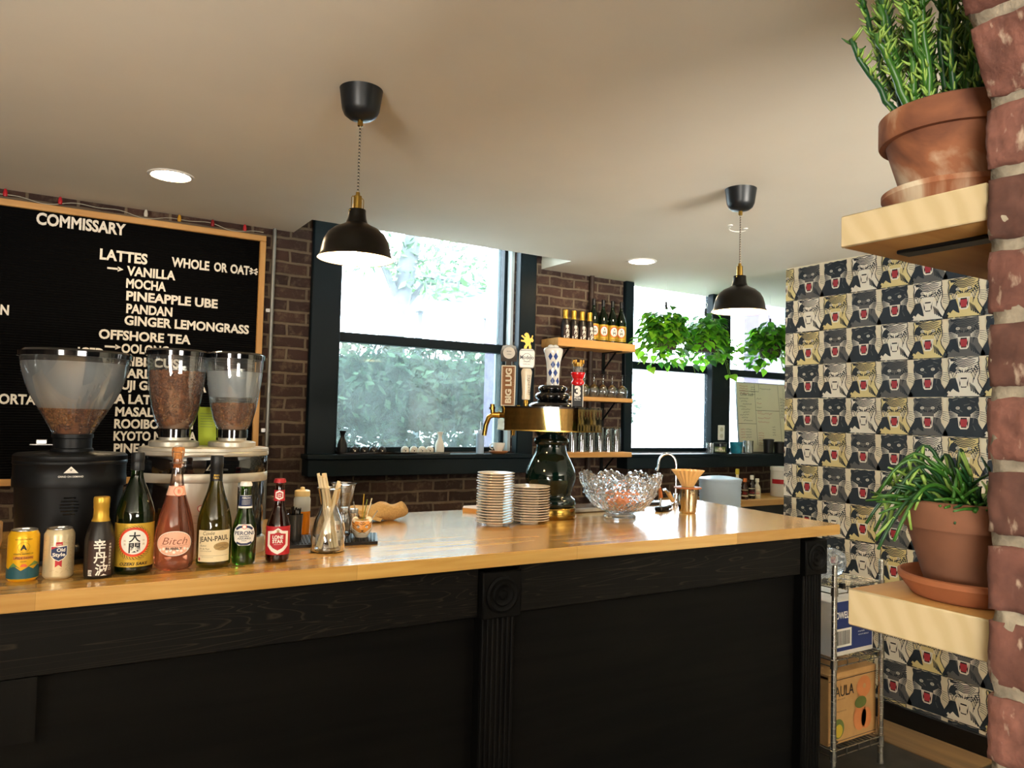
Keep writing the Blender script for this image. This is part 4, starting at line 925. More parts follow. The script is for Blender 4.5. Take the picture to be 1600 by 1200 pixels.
# ------------------------------------------------------------------ bar mat group
t = thing('bar_mat', 'black rubber bar mat with raised dots under the tiger mug', 'bar mat', (0, 0, CT))
b = MB(); b.prism([(.63, 2.33), (.925, 2.30), (.985, 2.46), (.66, 2.52)], Matrix.Translation((0, 0, 0)), .010); b.build('mat', BLKPL, t)
b = MB()
for i in range(28):
    for j in range(14):
        u, v = (i+.5)/28, (j+.5)/14; p = Vector((.635+.285*u, 2.335-.028*u, 0)).lerp(Vector((.665+.315*u, 2.512-.056*u, 0)), v); b.box(p.x-.0028, p.x+.0028, p.y-.0028, p.y+.0028, .010, .0125)
o = b.build('dot_pattern', BLKPL, t); o['kind'] = 'stuff'
CLR = thin_glass('thin_clear_glass', '#f3f6f6', .5)
def carafe(label, loc, prof):
    t = thing('glass_carafe', label, 'carafe', loc)
    b = MB(); b.lathe(smooth_prof(prof, 5), 40, cap=False); b.lathe([(0, .004), (prof[0][0], .002)], 40, cap=False); b.build('glass_wall', CLR, t)
    b = MB(); r, z = prof[-1]; b.tube([(r*math.cos(2*PI*k/32), r*math.sin(2*PI*k/32), z) for k in range(32)], .0018, 6, closed=True); b.lathe([(0, .002), (prof[0][0]*.9, .0), (prof[0][0], .004), (prof[0][0]*.9, .009), (0, .007)], 40); b.build('rim_and_base', GLASS, t)
carafe('clear glass carafe holding paper straws on the bar', (.743, 2.245, CT), [(.050, .004), (.0515, .012), (.050, .05), (.040, .095), (.0285, .125), (.026, .140), (.030, .165), (.036, .190)])
STRAW = mat('paper_straw', '#e2cfa6', .75, vary=.04)
rnd = random.Random(8)
d0 = Vector((-.20, .02, 1)).normalized(); e1 = d0.orthogonal().normalized(); e2 = d0.cross(e1); SP = []
for i, (p, q) in enumerate([(0, 0)]+[(math.cos(k*PI/3), math.sin(k*PI/3)) for k in range(6)]):
    SP.append((Vector((.018, -.003, .012))+e1*(p*.0096)+e2*(q*.0096), d0, .212+.004*(i*3 % 5)))
for x, y, L in ((-.026, .019, .205), (-.030, -.0185, .200)): SP.append((Vector((x, y, .012)), Vector((.30, -y*1.5, 1)).normalized(), L))
for k, (p0, d, L) in enumerate(SP):
    t = MB(); t.tube([p0, p0+d*L], .0047, 12)
    o = t.build('paper_straw', STRAW, None, (.743, 2.245, CT)); tag(o, 'thick cream paper straw in the bundle leaning left in the glass carafe' if k < 7 else ('lone cream paper straw leaning right behind the straw bundle', 'lone cream paper straw leaning right in front of the straw bundle')[k-7], 'straw', 'paper straws in the glass carafe')
carafe('tall flared clear glass behind the straw carafe', (.855, 2.44, CT+.0125), [(.026, .004), (.028, .02), (.027, .05), (.022, .075), (.024, .10), (.033, .135), (.0395, .170)])
t = thing('squeeze_bottle', 'clear squeeze bottle of amber syrup with a cream cap', 'squeeze bottle', (.765, 2.60, CT))
b = MB(); b.lathe([(0, .0), (.027, .001), (.0285, .004), (.0285, .0775), (0, .0778)], 32); b.build('syrup', mat('amber_syrup', '#b8700f', .2, vary=.05), t)
b = MB(); b.lathe([(.0275, .077), (.0283, .078), (.0283, .118), (.024, .128), (.024, .130)], 32, cap=False); b.build('bottle_wall', mat('milky_plastic', '#c9d6de', .3, trans=.3, vary=.02), t)
b = MB(); b.lathe([(.0255, .128), (.026, .130), (.026, .146), (.021, .149), (.008, .150), (.007, .158), (0, .160)], 28); b.build('cap', mat('cream_plastic', '#e3cf9a', .4), t)
t = thing('straw_caddy', 'dark cup filled with black stirrers, right of the brown beer bottle', 'cup', (.686, 2.40, CT+.0125))
b = MB(); b.lathe([(0, .002), (.020, .0), (.022, .05), (.024, .082), (.0225, .081), (.020, .05), (.018, .008), (0, .008)], 28); b.build('cup', mat('smoked_cup', '#3b3a38', .2, .5), t)
b = MB(); rnd = random.Random(1)
for k in range(26):
    a, r = rnd.uniform(0, 6.3), rnd.uniform(0, .015); q = rnd.uniform(.0, .008); b.tube([(r*math.cos(a), r*math.sin(a), .02), ((r+q)*math.cos(a), (r+q)*math.sin(a), rnd.uniform(.092, .106))], .0022, 6)
b.build('stirrer_bundle', BLKGL, t)
for k, (x, y, h) in enumerate(((.905, 2.56, .085), (.945, 2.59, .075))):
    t = thing('spice_jar', ('clear jar with silver lid behind the carafe, the taller of two', 'clear jar with silver lid behind the carafe, the shorter of two')[k], 'jar', (x, y, CT))
    b = MB(); b.lathe([(0, .002), (.021, .001), (.023, .006), (.023, h*.72), (.016, h*.86), (.016, h*.88)], 28, cap=False); b.build('glass_wall', CLR, t)
    b = MB(); b.lathe([(.018, h*.86), (.018, h), (.016, h+.003), (0, h+.003)], 24); b.build('lid', STEEL, t)
    b = MB(); b.lathe([(0, .003), (.0215, .004), (.0215, h*.4), (0, h*.42)], 20); b.build('contents', mat('mauve_spice', '#8a7568', .8), t)
# tiger mug with stirrers
def tiger_mug():
    t = thing('tiger_mug', 'small ceramic mug painted as a tiger face holding bar picks', 'mug', (.900, 2.385, CT+.0125), facing(.9, 2.385)+.1)
    pr = smooth_prof([(.020, .0), (.022, .004), (.030, .016), (.0345, .030), (.0335, .044), (.031, .056)])
    ORC = mat('ivory_glaze', '#efe3cb', .2, vary=.03, coat=.5)
    b = MB(); b.lathe([(0, .001)]+pr+[(.029, .056), (.031, .044), (.032, .030), (.027, .015), (0, .008)], 40); b.build('body', ORC, t)
    for s in (-1, 1):
        b = MB(); b.lathe([(.010, -.002), (.0105, .002), (.007, .004), (.003, .0025), (0, .0015)], 16, m=frame((s*.021, -.018, .058), (1, 0, 0), (0, .2, 1))); b.build('ear', ORC, t)
    P = Print(); OR_ = mat('orange_glaze', '#e09a48', .25, coat=.4, vary=.1)
    P.add(OR_, [[(-.042, .054), (.042, .054), (.036, .036), (.022, .026), (.008, .018), (-.008, .018), (-.022, .026), (-.036, .036)]])
    q = strokes([(-.006, .053), (0, .049), (.006, .053)], .002)+strokes([(-.010, .048), (0, .0435), (.010, .048)], .002)
    for s in (-1, 1):
        for k in range(5): q += strokes([(s*(.036-.001*k), .050-.008*k), (s*.028, .047-.0085*k), (s*.022, .043-.008*k)], .0024, .0006)
        q += strokes([(s*.022, .041), (s*.015, .0425), (s*.008, .038)], .0022)
    P.add(INK, q); P.add(WHTL, [disc(-.014, .0365, .0045, .0032, 14), disc(.014, .0365, .0045, .0032, 14)]); P.add(INK, [disc(-.0135, .0365, .0018), disc(.0135, .0365, .0018), [(-.005, .026), (.005, .026), (0, .021)]]+strokes([(-.011, .015), (-.005, .0175), (0, .0205), (.005, .0175), (.011, .015)], .0013))
    P.wrap('painted_face', prof_r(pr), t, zstep=.006)
    b = MB(); b.lathe([(.026, .0565), (.030, .0575), (.026, .060)], 32, cap=False); b.build('rim_line', GOLD, t)
    WD = [mat('pick_steel', '#8d8f8a', .3, .8), mat('pick_brass', '#c29a3a', .3, .8), mat('pick_olive', '#6f7a2a', .5), mat('pick_cream', '#e0d3b0', .5)]
    for k, (dx, dy, L, m) in enumerate(((-.02, .0, .105, 0), (.006, .005, .125, 1), (.018, -.004, .115, 3), (.03, .01, .10, 0), (.016, .008, .108, 2), (.055, .004, .085, 0))):
        q = MB(); d = Vector((dx, dy, .075)).normalized(); p = Vector((dx*.12, dy, .012)); q.tube([p, p+d*L], .0017, 6); q.ball(p+d*L, .0026, 1)
        o = q.build('bar_pick', WD[m], None, (.900, 2.385, CT+.0125)); tag(o, ('thin steel bar pick leaning left in the tiger mug', 'tall brass bar pick upright in the tiger mug', 'cream bar pick leaning right in the tiger mug', 'steel bar pick leaning right in the tiger mug', 'olive green bar pick in the tiger mug', 'dark bar pick leaning far right in the tiger mug')[k], 'bar pick', 'bar picks in the tiger mug')
tiger_mug()
t = thing('tiger_mug', 'second small tiger mug, seen through the straw carafe', 'mug', (.80, 2.36, CT+.0125), facing(.8, 2.36))
b = MB(); b.lathe([(0, .001)]+smooth_prof([(.020, .0), (.022, .004), (.030, .016), (.0345, .030), (.0335, .044), (.031, .056)])+[(.029, .056), (.027, .015), (0, .008)], 32); b.build('body', mat('ivory_glaze', '#efe3cb'), t)
P = Print(); P.add(mat('orange_glaze', '#d9822b'), [rect(-.02, .02, .036, .053)]); P.add(INK, [q for k in range(5) for q in strokes([(-.02+.008*k, .052), (-.018+.008*k, .038)], .002)]+[disc(-.012, .03, .003), disc(.012, .03, .003)]); P.wrap('painted_face', lambda z: .0345, t)
# folded towel
def towel():
    rnd = random.Random(5)
    def fn(u, v):
        a = 2*PI*v; x = (u-.5)*.25; s = math.sin(PI*min(1, max(0, u)))**.45
        r = (.042+.010*math.sin(u*5+1)+.013*math.exp(-((u-.93)/.08)**2))*s
        p = Vector((x, r*1.25*math.cos(a), .034+r*.80*math.sin(a)))
        p.z += .011*math.sin(u*9+2*math.sin(a))*s + .022*max(0, math.sin(a))*math.exp(-((u-.9)/.07)**2)
        p += noise.noise_vector(p*28)*.006; p.z = max(p.z, .001); return p
    b = MB(); b.grid(70, 40, fn); bmesh.ops.remove_doubles(b.bm, verts=b.bm.verts, dist=1e-5)
    t = b.build('bar_towel', mat('tan_terry_cloth', '#c9a871', .95, vary=.12, scale=160, bump=1), None, (1.115, 2.80, CT), R(-8), sharp=None); tag(t, 'tan terry bar towel crumpled on the bar top', 'towel')
    b = MB(); b.grid(24, 10, lambda u, v: Vector((-.10+.10*u+.02*v, -.055+.022*v-.02*u, .030-.028*u+.01*math.sin(v*3)+.004))); b.build('folded_corner', mat('tan_terry_cloth', '#c9a871'), t, sharp=None)
towel()
# ------------------------------------------------------------------ saucers
SAUC = mat('cream_porcelain', '#e9ddc9', .15, vary=.02, coat=.6)
def saucer(label, loc, r, group):
    b = MB(); b.lathe([(0, .005), (r*.40, .0045), (r*.40, .0), (r*.44, .0), (r*.46, .0045), (r*.78, .0105), (r*.97, .0145), (r, .0158), (r*.99, .0172), (r*.95, .0168), (r*.76, .0128), (r*.46, .0075), (r*.40, .0066), (0, .0066)], 56)
    o = b.build('saucer', SAUC, None, loc, sharp=.5); return tag(o, label, 'saucer', group)
rnd = random.Random(12)
def stack(n, x, y, r, dz, where, group, ear):
    first = None
    for k in range(n):
        lab = 'cream porcelain saucer, '+(f'{TOP[n-1-k]} of {where}' if k >= n/2 else f'{ORD[k+1]} of {where}')
        p = (x+rnd.uniform(-.0015, .0015), y+rnd.uniform(-.0015, .0015), CT+dz*k)
        if first is None: first = saucer(lab, p, r, group)
        else:
            c = first.copy(); COL.objects.link(c); c.location = p; c['label'] = lab
stack(19, 1.493, 2.530, .0725, .0103, 'the taller saucer stack', 'saucers in the taller stack', 0)
stack(14, 1.654, 2.530, .0790, .0100, 'the shorter saucer stack beside the beer tower', 'saucers in the shorter stack', 0)
t = thing('serving_board', 'small pale wooden board under the plastic cup behind the saucers', 'board', (0, 0, CT))
b = MB(); b.prism([(1.60, 2.985), (1.56, 2.92), (1.66, 2.77), (1.73, 2.80), (1.71, 2.985)], Matrix.Identity(4), .018); b.build('board', PINE, t)
t = thing('plastic_cup', 'clear plastic cup on the small board behind the taller saucer stack', 'cup', (1.655, 2.90, CT+.018))
b = MB(); b.lathe([(0, .002), (.026, .001), (.028, .03), (.029, .04), (.034, .115), (.036, .118)], 32, cap=False, rf=lambda a, i: 1+(.012*math.cos(14*a) if i in (3, 4) else 0)); b.build('cup_wall', thin_glass('clear_plastic', '#eef3f5', .6, .04), t)
b = MB(); b.tube([(.036*math.cos(2*PI*k/32), .036*math.sin(2*PI*k/32), .118) for k in range(32)], .0016, 6, closed=True); b.build('rim', mat('clear_plastic_rim', '#cfd6da', .2), t)
# ------------------------------------------------------------------ beer tower
GLZG = mat('black_green_glaze', '#03140f', .06, vary=.1, coat=.2)
def tower():
    cx, cy = 1.832, 2.65
    t = thing('beer_tower', 'glossy dark green ceramic beer tower with a mirror brass box and tap handles', 'beer tower', (cx, cy, CT), 0)
    b = MB(); b.lathe([(.108, 0), (.110, .003), (.110, .040), (.106, .045), (0, .046)], 56); b.build('base_ring', BRASS, t)
    pr = smooth_prof([(.100, .045), (.106, .052), (.108, .066), (.104, .078), (.092, .088), (.088, .098), (.096, .125), (.106, .155), (.107, .170), (.103, .195), (.086, .235), (.070, .265), (.063, .290), (.062, .303), (.062, .303), (.069, .307), (.074, .318), (.070, .330), (.060, .336), (.058, .338), (.058, .338), (.066, .350), (.082, .368), (.084, .374)], 5)
    b = MB(); b.lathe(pr, 64); b.build('column', GLZG, t)
    # mirror brass box, faceted in plan
    ang = facing(cx, cy)
    pl = [(1.600, 2.655), (1.738, 2.492), (1.818, 2.447), (1.975, 2.492), (2.06, 2.60), (1.99, 2.72), (1.80, 2.82), (1.655, 2.80)]
    b = MB(); b.prism([(x-cx, y-cy) for x, y in pl], Matrix.Translation((0, 0, .366)), .090); bx = b.build('box', BRASSM, t)
    b = MB(); b.prism([((x-cx)*1.012, (y-cy)*1.012) for x, y in pl], Matrix.Translation((0, 0, .455)), .007); b.build('box_top', BLKGL, t)
    b = MB(); b.prism([((x-cx)*1.01, (y-cy)*1.01) for x, y in pl], Matrix.Translation((0, 0, .362)), .005); b.build('box_rim', BRASS, t)
    b = MB(); b.lathe(smooth_prof([(.098, .462), (.100, .468), (.092, .478), (.070, .487), (.060, .492), (.060, .492), (.069, .497), (.074, .508), (.069, .520), (.058, .526), (.054, .528), (.054, .528), (.058, .533), (.061, .541), (.057, .550), (.048, .555), (.02, .557)], 4), 56); b.build('finial', BLKGL, t)
    # faucets on the barkeeper's side and at the left end
    for (x, y, a) in ((1.655, 2.78, 2.45), (1.80, 2.83, 1.7), (1.92, 2.78, 1.05)):
        q = MB(); d = Vector((math.cos(a), math.sin(a), 0)); p = Vector((x-cx, y-cy, .425)); 
        q.tube([p-d*.02, p+d*.035], .013, 14); q.lathe([(.0165, 0), (.0165, .008), (.012, .010)], 20, m=frame(p+d*.0, d.orthogonal(), d.cross(d.orthogonal())))
        q.tube([p+d*.03, p+d*.05+Vector((0, 0, -.012)), p+d*.062+Vector((0, 0, -.045)), p+d*.068+Vector((0, 0, -.09))], lambda u: .012-.002*u, 12)
        q.tube([p+d*.033, p+d*.036+Vector((0, 0, .045))], .010, 12); q.lathe([(.0, 0), (.013, .002), (.013, .012), (0, .014)], 16, at=(p+d*.036+Vector((0, 0, .02))))
        q.build('faucet', BRASS, t)
    IV = mat('ivory_handle', '#eadfc6', .25, vary=.03, coat=.5)
    def handle(x, y, z): 
        o = bpy.data.objects.new('tap_handle', None); COL.objects.link(o); o.parent = t; o.location = (x-cx, y-cy, z-CT); o.rotation_euler.z = facing(x, y); o.empty_display_size = .01; return o
    # wooden sign handle
    h = handle(1.684, 2.77, 1.652); h['label'] = 'tap handle with an upright brown sign and a round black badge'
    b = MB(); b.box(-.031, .031, -.010, .010, .0, .176, .003); b.build('sign_board', IV, h)
    P = Print(); BRN = mat('brown_sign', '#8a5a2a', .6); P.add(BRN, rect(-.026, .026, .006, .170)); P.add(CREAM, [disc(s*.0215, .012+.0075*k, .0011, .0011, 6) for s in (-1, 1) for k in range(21)]); P.add(CREAM, text_polys('BIG LUG', .0125, .088, .025, .150, .05, rot=PI/2)); P.flat('sign_lettering', h, FRONT(0, -.0102, 0))
    b = MB(); b.box(-.012, .012, -.008, .008, .174, .20); b.prism([(-.034, .192), (.034, .192), (.036, .232), (.028, .258), (.010, .263), (-.010, .263), (-.028, .258), (-.036, .232)], FRONT(0, .009, 0), .018); b.build('badge', BLKGL, h)
    P = Print(); P.add(WHTL, disc(0, .229, .0255)); P.add(INK, text_polys('BREWING', 0, .233, .0042, .020)+text_polys('COMPANY', 0, .221, .0042, .020)); P.flat('badge_print', h, FRONT(0, -.0095, 0))
    # white handle with gold lion
    h = handle(1.700, 2.652, 1.652); h['label'] = 'ivory tap handle with a white plaque and a gold lion on top'
    b = MB(); b.lathe([(.010, .0), (.012, .02), (.010, .024), (.010, .03)], 20); b.build('ferrule', BRASS, h)
    b = MB(); b.lathe(smooth_prof([(.015, .028), (.017, .034), (.0165, .06), (.021, .12), (.023, .145), (.017, .158)]), 28); b.build('grip', IV, h)
    P = Print(); P.add(mat('gold_ink', '#6d5a3a', .5), text_polys('Especial', .007, .092, .014, .085, -.005, rot=-PI/2+.05, shear=.3)); P.wrap('script', lambda z: .0213, h, zstep=.008)
    b = MB(); b.prism([(-.028, .160), (.028, .160), (.033, .172), (.033, .228), (.024, .240), (-.024, .240), (-.033, .228), (-.033, .172)], FRONT(0, .018, 0), .034); bmesh.ops.bevel(b.bm, geom=b.bm.edges[:], offset=.003, affect='EDGES'); b.build('plaque', mat('silver_white_plaque', '#dcdad2', .25, .2), h)
    P = Print(); P.add(mat('plaque_ink', '#22303f', .5), text_polys('Modelo', 0, .196, .017, .056, .012)+ring_polys(0, .203, .0165, .018)+text_polys('CERVECERIA', 0, .184, .004, .034)+text_polys('ESPECIAL', 0, .173, .005, .03)+strokes([(-.026, .232), (.026, .232)], .002)); P.flat('plaque_print', h, FRONT(0, -.0165, 0))
    lion = [(-.014, .240), (-.002, .240), (0, .250), (.006, .256), (.008, .240), (.018, .240), (.017, .252), (.013, .262), (.016, .272), (.022, .268), (.026, .276), (.021, .286), (.024, .296), (.019, .297), (.016, .286), (.010, .284), (.008, .296), (.002, .306), (-.006, .308), (-.013, .302), (-.012, .296), (-.007, .294), (-.010, .288), (-.022, .298), (-.026, .294), (-.012, .281), (-.016, .276), (-.026, .278), (-.027, .272), (-.010, .268), (-.006, .260), (-.012, .252)]
    b = MB(); b.prism(lion, FRONT(0, .005, 0), .010); b.build('lion_figure', mat('antique_gold', '#c49a4a', .3, .9), h)
    # white handle with blue lozenges
    h = handle(1.868, 2.70, 1.652); h['label'] = 'white tap handle with blue lozenges behind the black finial'
    b = MB(); pr = smooth_prof([(.012, .0), (.022, .05), (.026, .10), (.027, .14), (.030, .19), (.037, .225), (.040, .245), (.036, .256), (.02, .262), (0, .263)]); b.lathe(pr, 36, sy=.8); b.build('grip', mat('white_gloss_handle', '#efece4', .12, coat=.6), h)
    b = MB(); b.ball((-.028, 0, .248), .016, 2); b.ball((-.012, -.004, .258), .016, 2); b.ball((.008, .0, .260), .014, 2); b.build('foam_top', mat('white_gloss_handle', '#efece4'), h)
    P = Print(); loz = [(x, z) for r_, z in enumerate((.115, .15, .185, .22)) for x in ((-.014, .010) if r_ % 2 else (-.002, .022))]
    P.add(mat('cobalt_blue', '#1f3f86', .3), [[(x-.010, z), (x, z-.0165), (x+.010, z), (x, z+.0165)] for x, z in loz]); P.wrap('lozenge_print', prof_r(pr), h, sy=.8, zstep=.008)
    # black handle with red collar and gold crown
    h = handle(1.862, 2.512, 1.655); h['label'] = 'black tap handle with a white 3, red collar and gold crown'
    b = MB(); b.box(-.0215, .0215, -.014, .014, .0, .092, .003); b.build('grip', INK, h)
    b = MB(); b.box(-.0235, -.0205, -.0155, .0155, 0, .094, .001); b.box(.0205, .0235, -.0155, .0155, 0, .094, .001); b.build('white_edge', WHTL, h)
    P = Print(); P.add(WHTL, text_polys('3', 0, .046, .040, .026, .05)+text_polys('Floyds', 0, .034, .009, .026, .03)+text_polys('BREWING', 0, .0265, .004, .024, .01)); P.flat('lettering', h, FRONT(0, -.0142, 0))
    b = MB(); b.lathe(smooth_prof([(.022, .088), (.026, .093), (.0265, .102), (.022, .110), (.021, .116), (.027, .128), (.029, .142), (.02, .140), (.0, .132)]), 28, sy=.75, rf=lambda a, i: 1); b.build('red_collar', mat('red_gloss', '#c4141c', .2, coat=.5), h)
    b = MB(); b.lathe(smooth_prof([(.010, .130), (.017, .140), (.0195, .155), (.018, .172), (.012, .180), (0, .182)]), 24); b.build('knob', mat('black_white_mottle', '#6d6a64', .4, vary=.9, scale=70), h)
    b = MB(); n = 24; b.lathe([(.019, .166), (.0205, .172), (.022, .182)], n, cap=False)
    for k in range(6): a = 2*PI*k/6; b.ball((.020*math.cos(a), .020*math.sin(a), .190), .005, 1); b.tube([(.021*math.cos(a), .021*math.sin(a), .178), (.020*math.cos(a), .020*math.sin(a), .190)], .004, 6)
    b.build('crown', mat('antique_gold', '#c49a4a'), h)
tower()
t = thing('drip_tray', 'perforated steel drip tray behind the beer tower and crystal bowl', 'drip tray', (0, 0, CT))
b = MB(); b.box(1.95, 2.42, 2.71, 2.87, 0, .018, .004); b.build('tray', STEEL, t)
b = MB()
for k in range(40): b.box(1.96+.011*k, 1.964+.011*k, 2.72, 2.86, .018, .0205)
o = b.build('grate', CHROME, t)
# ------------------------------------------------------------------ crystal bowl with fruit
def crystal():
    cx, cy = 2.105, 2.520
    t = thing('crystal_bowl', 'large cut crystal punch bowl with a scalloped rim on the bar', 'bowl', (cx, cy, CT))
    N = 160; prof = [(.066, .0), (.070, .004), (.066, .014), (.058, .022), (.085, .034), (.110, .050), (.132, .072), (.148, .098), (.158, .126), (.168, .152), (.174, .176), (.176, .188)]
    pr = smooth_prof(prof, 4); nz = len(pr)
    def sc(a): return abs(math.sin(4*a))
    b = MB(); rings = []
    def ringat(r, z, inner=False):
        row = []
        for k in range(N):
            a = 2*PI*k/N; top = .160+.032*sc(a)**.6+.0028*(1 if k % 4 < 2 else -1); zz = z if z < .11 else .11+(z-.11)*(top-.11)/(.188-.11)
            d = 0
            if not inner and z > .03:
                tw = lambda q: abs((q/PI) % 2-1)*2-1; d = .0062*tw(10*a+z*60)*tw(10*a-z*60)+.0032*tw(40*a)*tw(z*300)
            row.append(b.bm.verts.new(((r+d)*math.cos(a), (r+d)*math.sin(a), zz)))
        return row
    for r, z in pr: rings.append(ringat(r, z))
    inn = [(r, z) for r, z in pr if z > .036][::-1]
    for r, z in inn: rings.append(ringat(r-.007, z+(.004 if z < .18 else 0), True))
    c0 = b.bm.verts.new((0, 0, .034)); c1 = b.bm.verts.new((0, 0, .006))
    for A, B in zip(rings, rings[1:]):
        for k in range(N): b.bm.faces.new((A[k], A[(k+1) % N], B[(k+1) % N], B[k])).smooth = True
    for k in range(N): b.bm.faces.new((rings[-1][k], rings[-1][(k+1) % N], c0)); b.bm.faces.new((rings[0][(k+1) % N], rings[0][k], c1))
    CR = mat('cut_crystal', '#f4f8fa', .03, trans=.93, ior=1.5, vary=0)
    b.build('bowl_wall', CR, t, sharp=.08)
    ORA = mat('orange_peel', '#e2731a', .45, vary=.12, scale=90, bump=.3)
    for k, (x, y, r, l) in enumerate(((-.028, -.03, .036, 'orange in the crystal bowl, at the left front'), (.045, -.012, .034, 'orange in the crystal bowl, at the right'), (.0, .045, .036, 'orange in the crystal bowl, at the back'))):
        b = MB(); b.lathe([(r*math.sin(PI*j/14), -r*.96*math.cos(PI*j/14)) for j in range(15)], 24); o = b.build('orange', ORA, None, (cx+x, cy+y, CT+.040+r)); tag(o, l, 'orange', 'oranges in the crystal bowl')
        b = MB(); b.lathe([(0, 0), (.004, .0005), (.003, .002), (0, .0025)], 8, at=(0, 0, r*.955)); b.build('stem_button', OLIV, o)
crystal()
# ------------------------------------------------------------------ pour over dripper on its cup
t = thing('metal_cup', 'polished brass toned metal cup under the pleated dripper', 'cup', (2.520, 2.54, CT))
b = MB(); b.lathe(smooth_prof([(.034, .0), (.038, .004), (.040, .02), (.0445, .07), (.047, .108), (.047, .110)])+[(.045, .110), (.042, .07), (.037, .01), (0, .008)], 44); b.lathe([(0, 0), (.034, 0)], 44, cap=False); b.build('cup', mat('polished_bronze', '#bdb19c', .08, 1, vary=.05), t)
t = thing('coffee_dripper', 'pleated tan ceramic coffee dripper on its wooden ring', 'coffee dripper', (2.520, 2.54, CT+.110))
b = MB(); b.lathe([(.038, .0), (.061, .001), (.063, .004), (.061, .008), (.032, .009), (.032, .0)], 48, cap=False); b.build('wooden_ring', wood('dripper_wood', '#9a5a2c', '#7a421d', .5, 0, 8), t)
b = MB(); pl = lambda a, i: 1+(.055*math.cos(20*a))*min(1, i/3)
b.lathe([(.026, .009), (.032, .020), (.042, .040), (.055, .062), (.072, .084), (.070, .085), (.053, .063), (.040, .041), (.029, .020), (.020, .011)], 160, cap=False, rf=lambda a, i: 1+.055*math.cos(20*a)*(min(1, i/3) if i < 5 else min(1, (9-i)/3))); b.build('pleated_cone', mat('honey_glaze', '#d2aa6c', .35, vary=.05, coat=.3), t)
# ------------------------------------------------------------------ tap and glass rinser
t = thing('sink_faucet', 'chrome gooseneck faucet at the bar sink behind the crystal bowl', 'faucet', (2.695, 2.80, CT), facing(2.695, 2.8))
b = MB(); b.lathe([(0, 0), (.020, 0), (.020, .006), (.014, .012), (.013, .05), (.010, .055), (0, .056)], 24); b.build('base', CHROME, t)
b = MB(); b.tube([(0, 0, .05), (0, 0, .20)]+[(-.043+.043*math.cos(a), 0, .20+.052*math.sin(a)) for a in [PI*k/14 for k in range(1, 14)]]+[(-.086, 0, .19), (-.092, 0, .172)], .0065, 12); b.tube([(-.0915, 0, .176), (-.094, 0, .166)], .009, 12); b.build('spout', CHROME, t)
b = MB(); b.tube([(-.012, -.02, .02), (-.035, -.04, .062)], .011, 12); b.build('handle_grip', mat('handle_tan', '#b48c54', .4), t)
b = MB(); b.tube([(-.035, -.04, .062), (-.052, -.055, .078)], .008, 10); b.tube([(-.052, -.055, .078), (-.062, -.06, .074)], .006, 10); b.build('handle_tip', CHROME, t)
t = thing('bar_mat', 'black ribbed mat by the faucet behind the crystal bowl', 'bar mat', (0, 0, CT))
b = MB(); b.prism([(2.36, 2.86), (2.62, 2.82), (2.66, 2.93), (2.40, 2.96)], Matrix.Identity(4), .014); b.build('mat', BLKPL, t)
b = MB()
for k in range(12): b.box(2.40+.018*k, 2.41+.018*k, 2.86, 2.92, .014, .017)
b.build('ribs', BLKPL, t)
t = thing('tamper', 'black coffee tamper lying beside the crystal bowl', 'tamper', (2.47, 2.64, CT), R(20))
b = MB(); b.box(-.06, .02, -.02, .02, 0, .022, .005); b.build('head', BLKMET, t); b = MB(); b.tube([(.0, 0, .012), (.07, .01, .012), (.085, .01, .012)], .009, 10); b.build('handle', BLKPL, t)
t = thing('bar_tool', 'wood handled tool standing behind the right rim of the crystal bowl', 'tool', (2.52, 2.72, CT+.0)); 
b = MB(); b.tube([(0, 0, .002), (.004, 0, .05)], .006, 10); b.build('shaft', STEEL, t); b = MB(); b.tube([(.004, 0, .05), (-.006, 0, .10)], lambda u: .010-.003*u, 12); b.build('handle', mat('orange_wood', '#b8682c', .45), t)
# ------------------------------------------------------------------ back shelf things
t = thing('storage_tub', 'translucent bluish plastic tub with ribbed sides on the back shelf', 'tub', (3.89, 3.62, 1.0))
TUB = mat('milky_blue_plastic', '#c9dcec', .35, trans=.25, vary=.03)
b = MB(); pr = [(.120, .0), (.130, .008)]
for k in range(9): pr += [(.132+.0005*k, .02+.022*k), (.136+.0005*k, .031+.022*k)]
pr += [(.140, .222), (.134, .232), (.07, .243), (0, .245)]
b.lathe(pr, 56); b.build('tub_body', TUB, t)
b = MB(); b.lathe([(.140, .216), (.144, .218), (.144, .228), (.139, .230)], 56, cap=False); b.build('lid_rim', TUB, t)
t = thing('low_cabinet', 'low dark cabinet under the translucent plastic tub', 'cabinet', (3.89, 3.6, 0)); b = MB(); b.box(-.24, .20, -.22, .18, .05, .96, .004); b.box(-.22, .18, -.2, .16, 0, .05); b.build('carcass', BLKPL, t); b = MB(); b.box(-.25, .21, -.23, .19, .96, 1.0, .004); b.build('top', BLKPL, t)
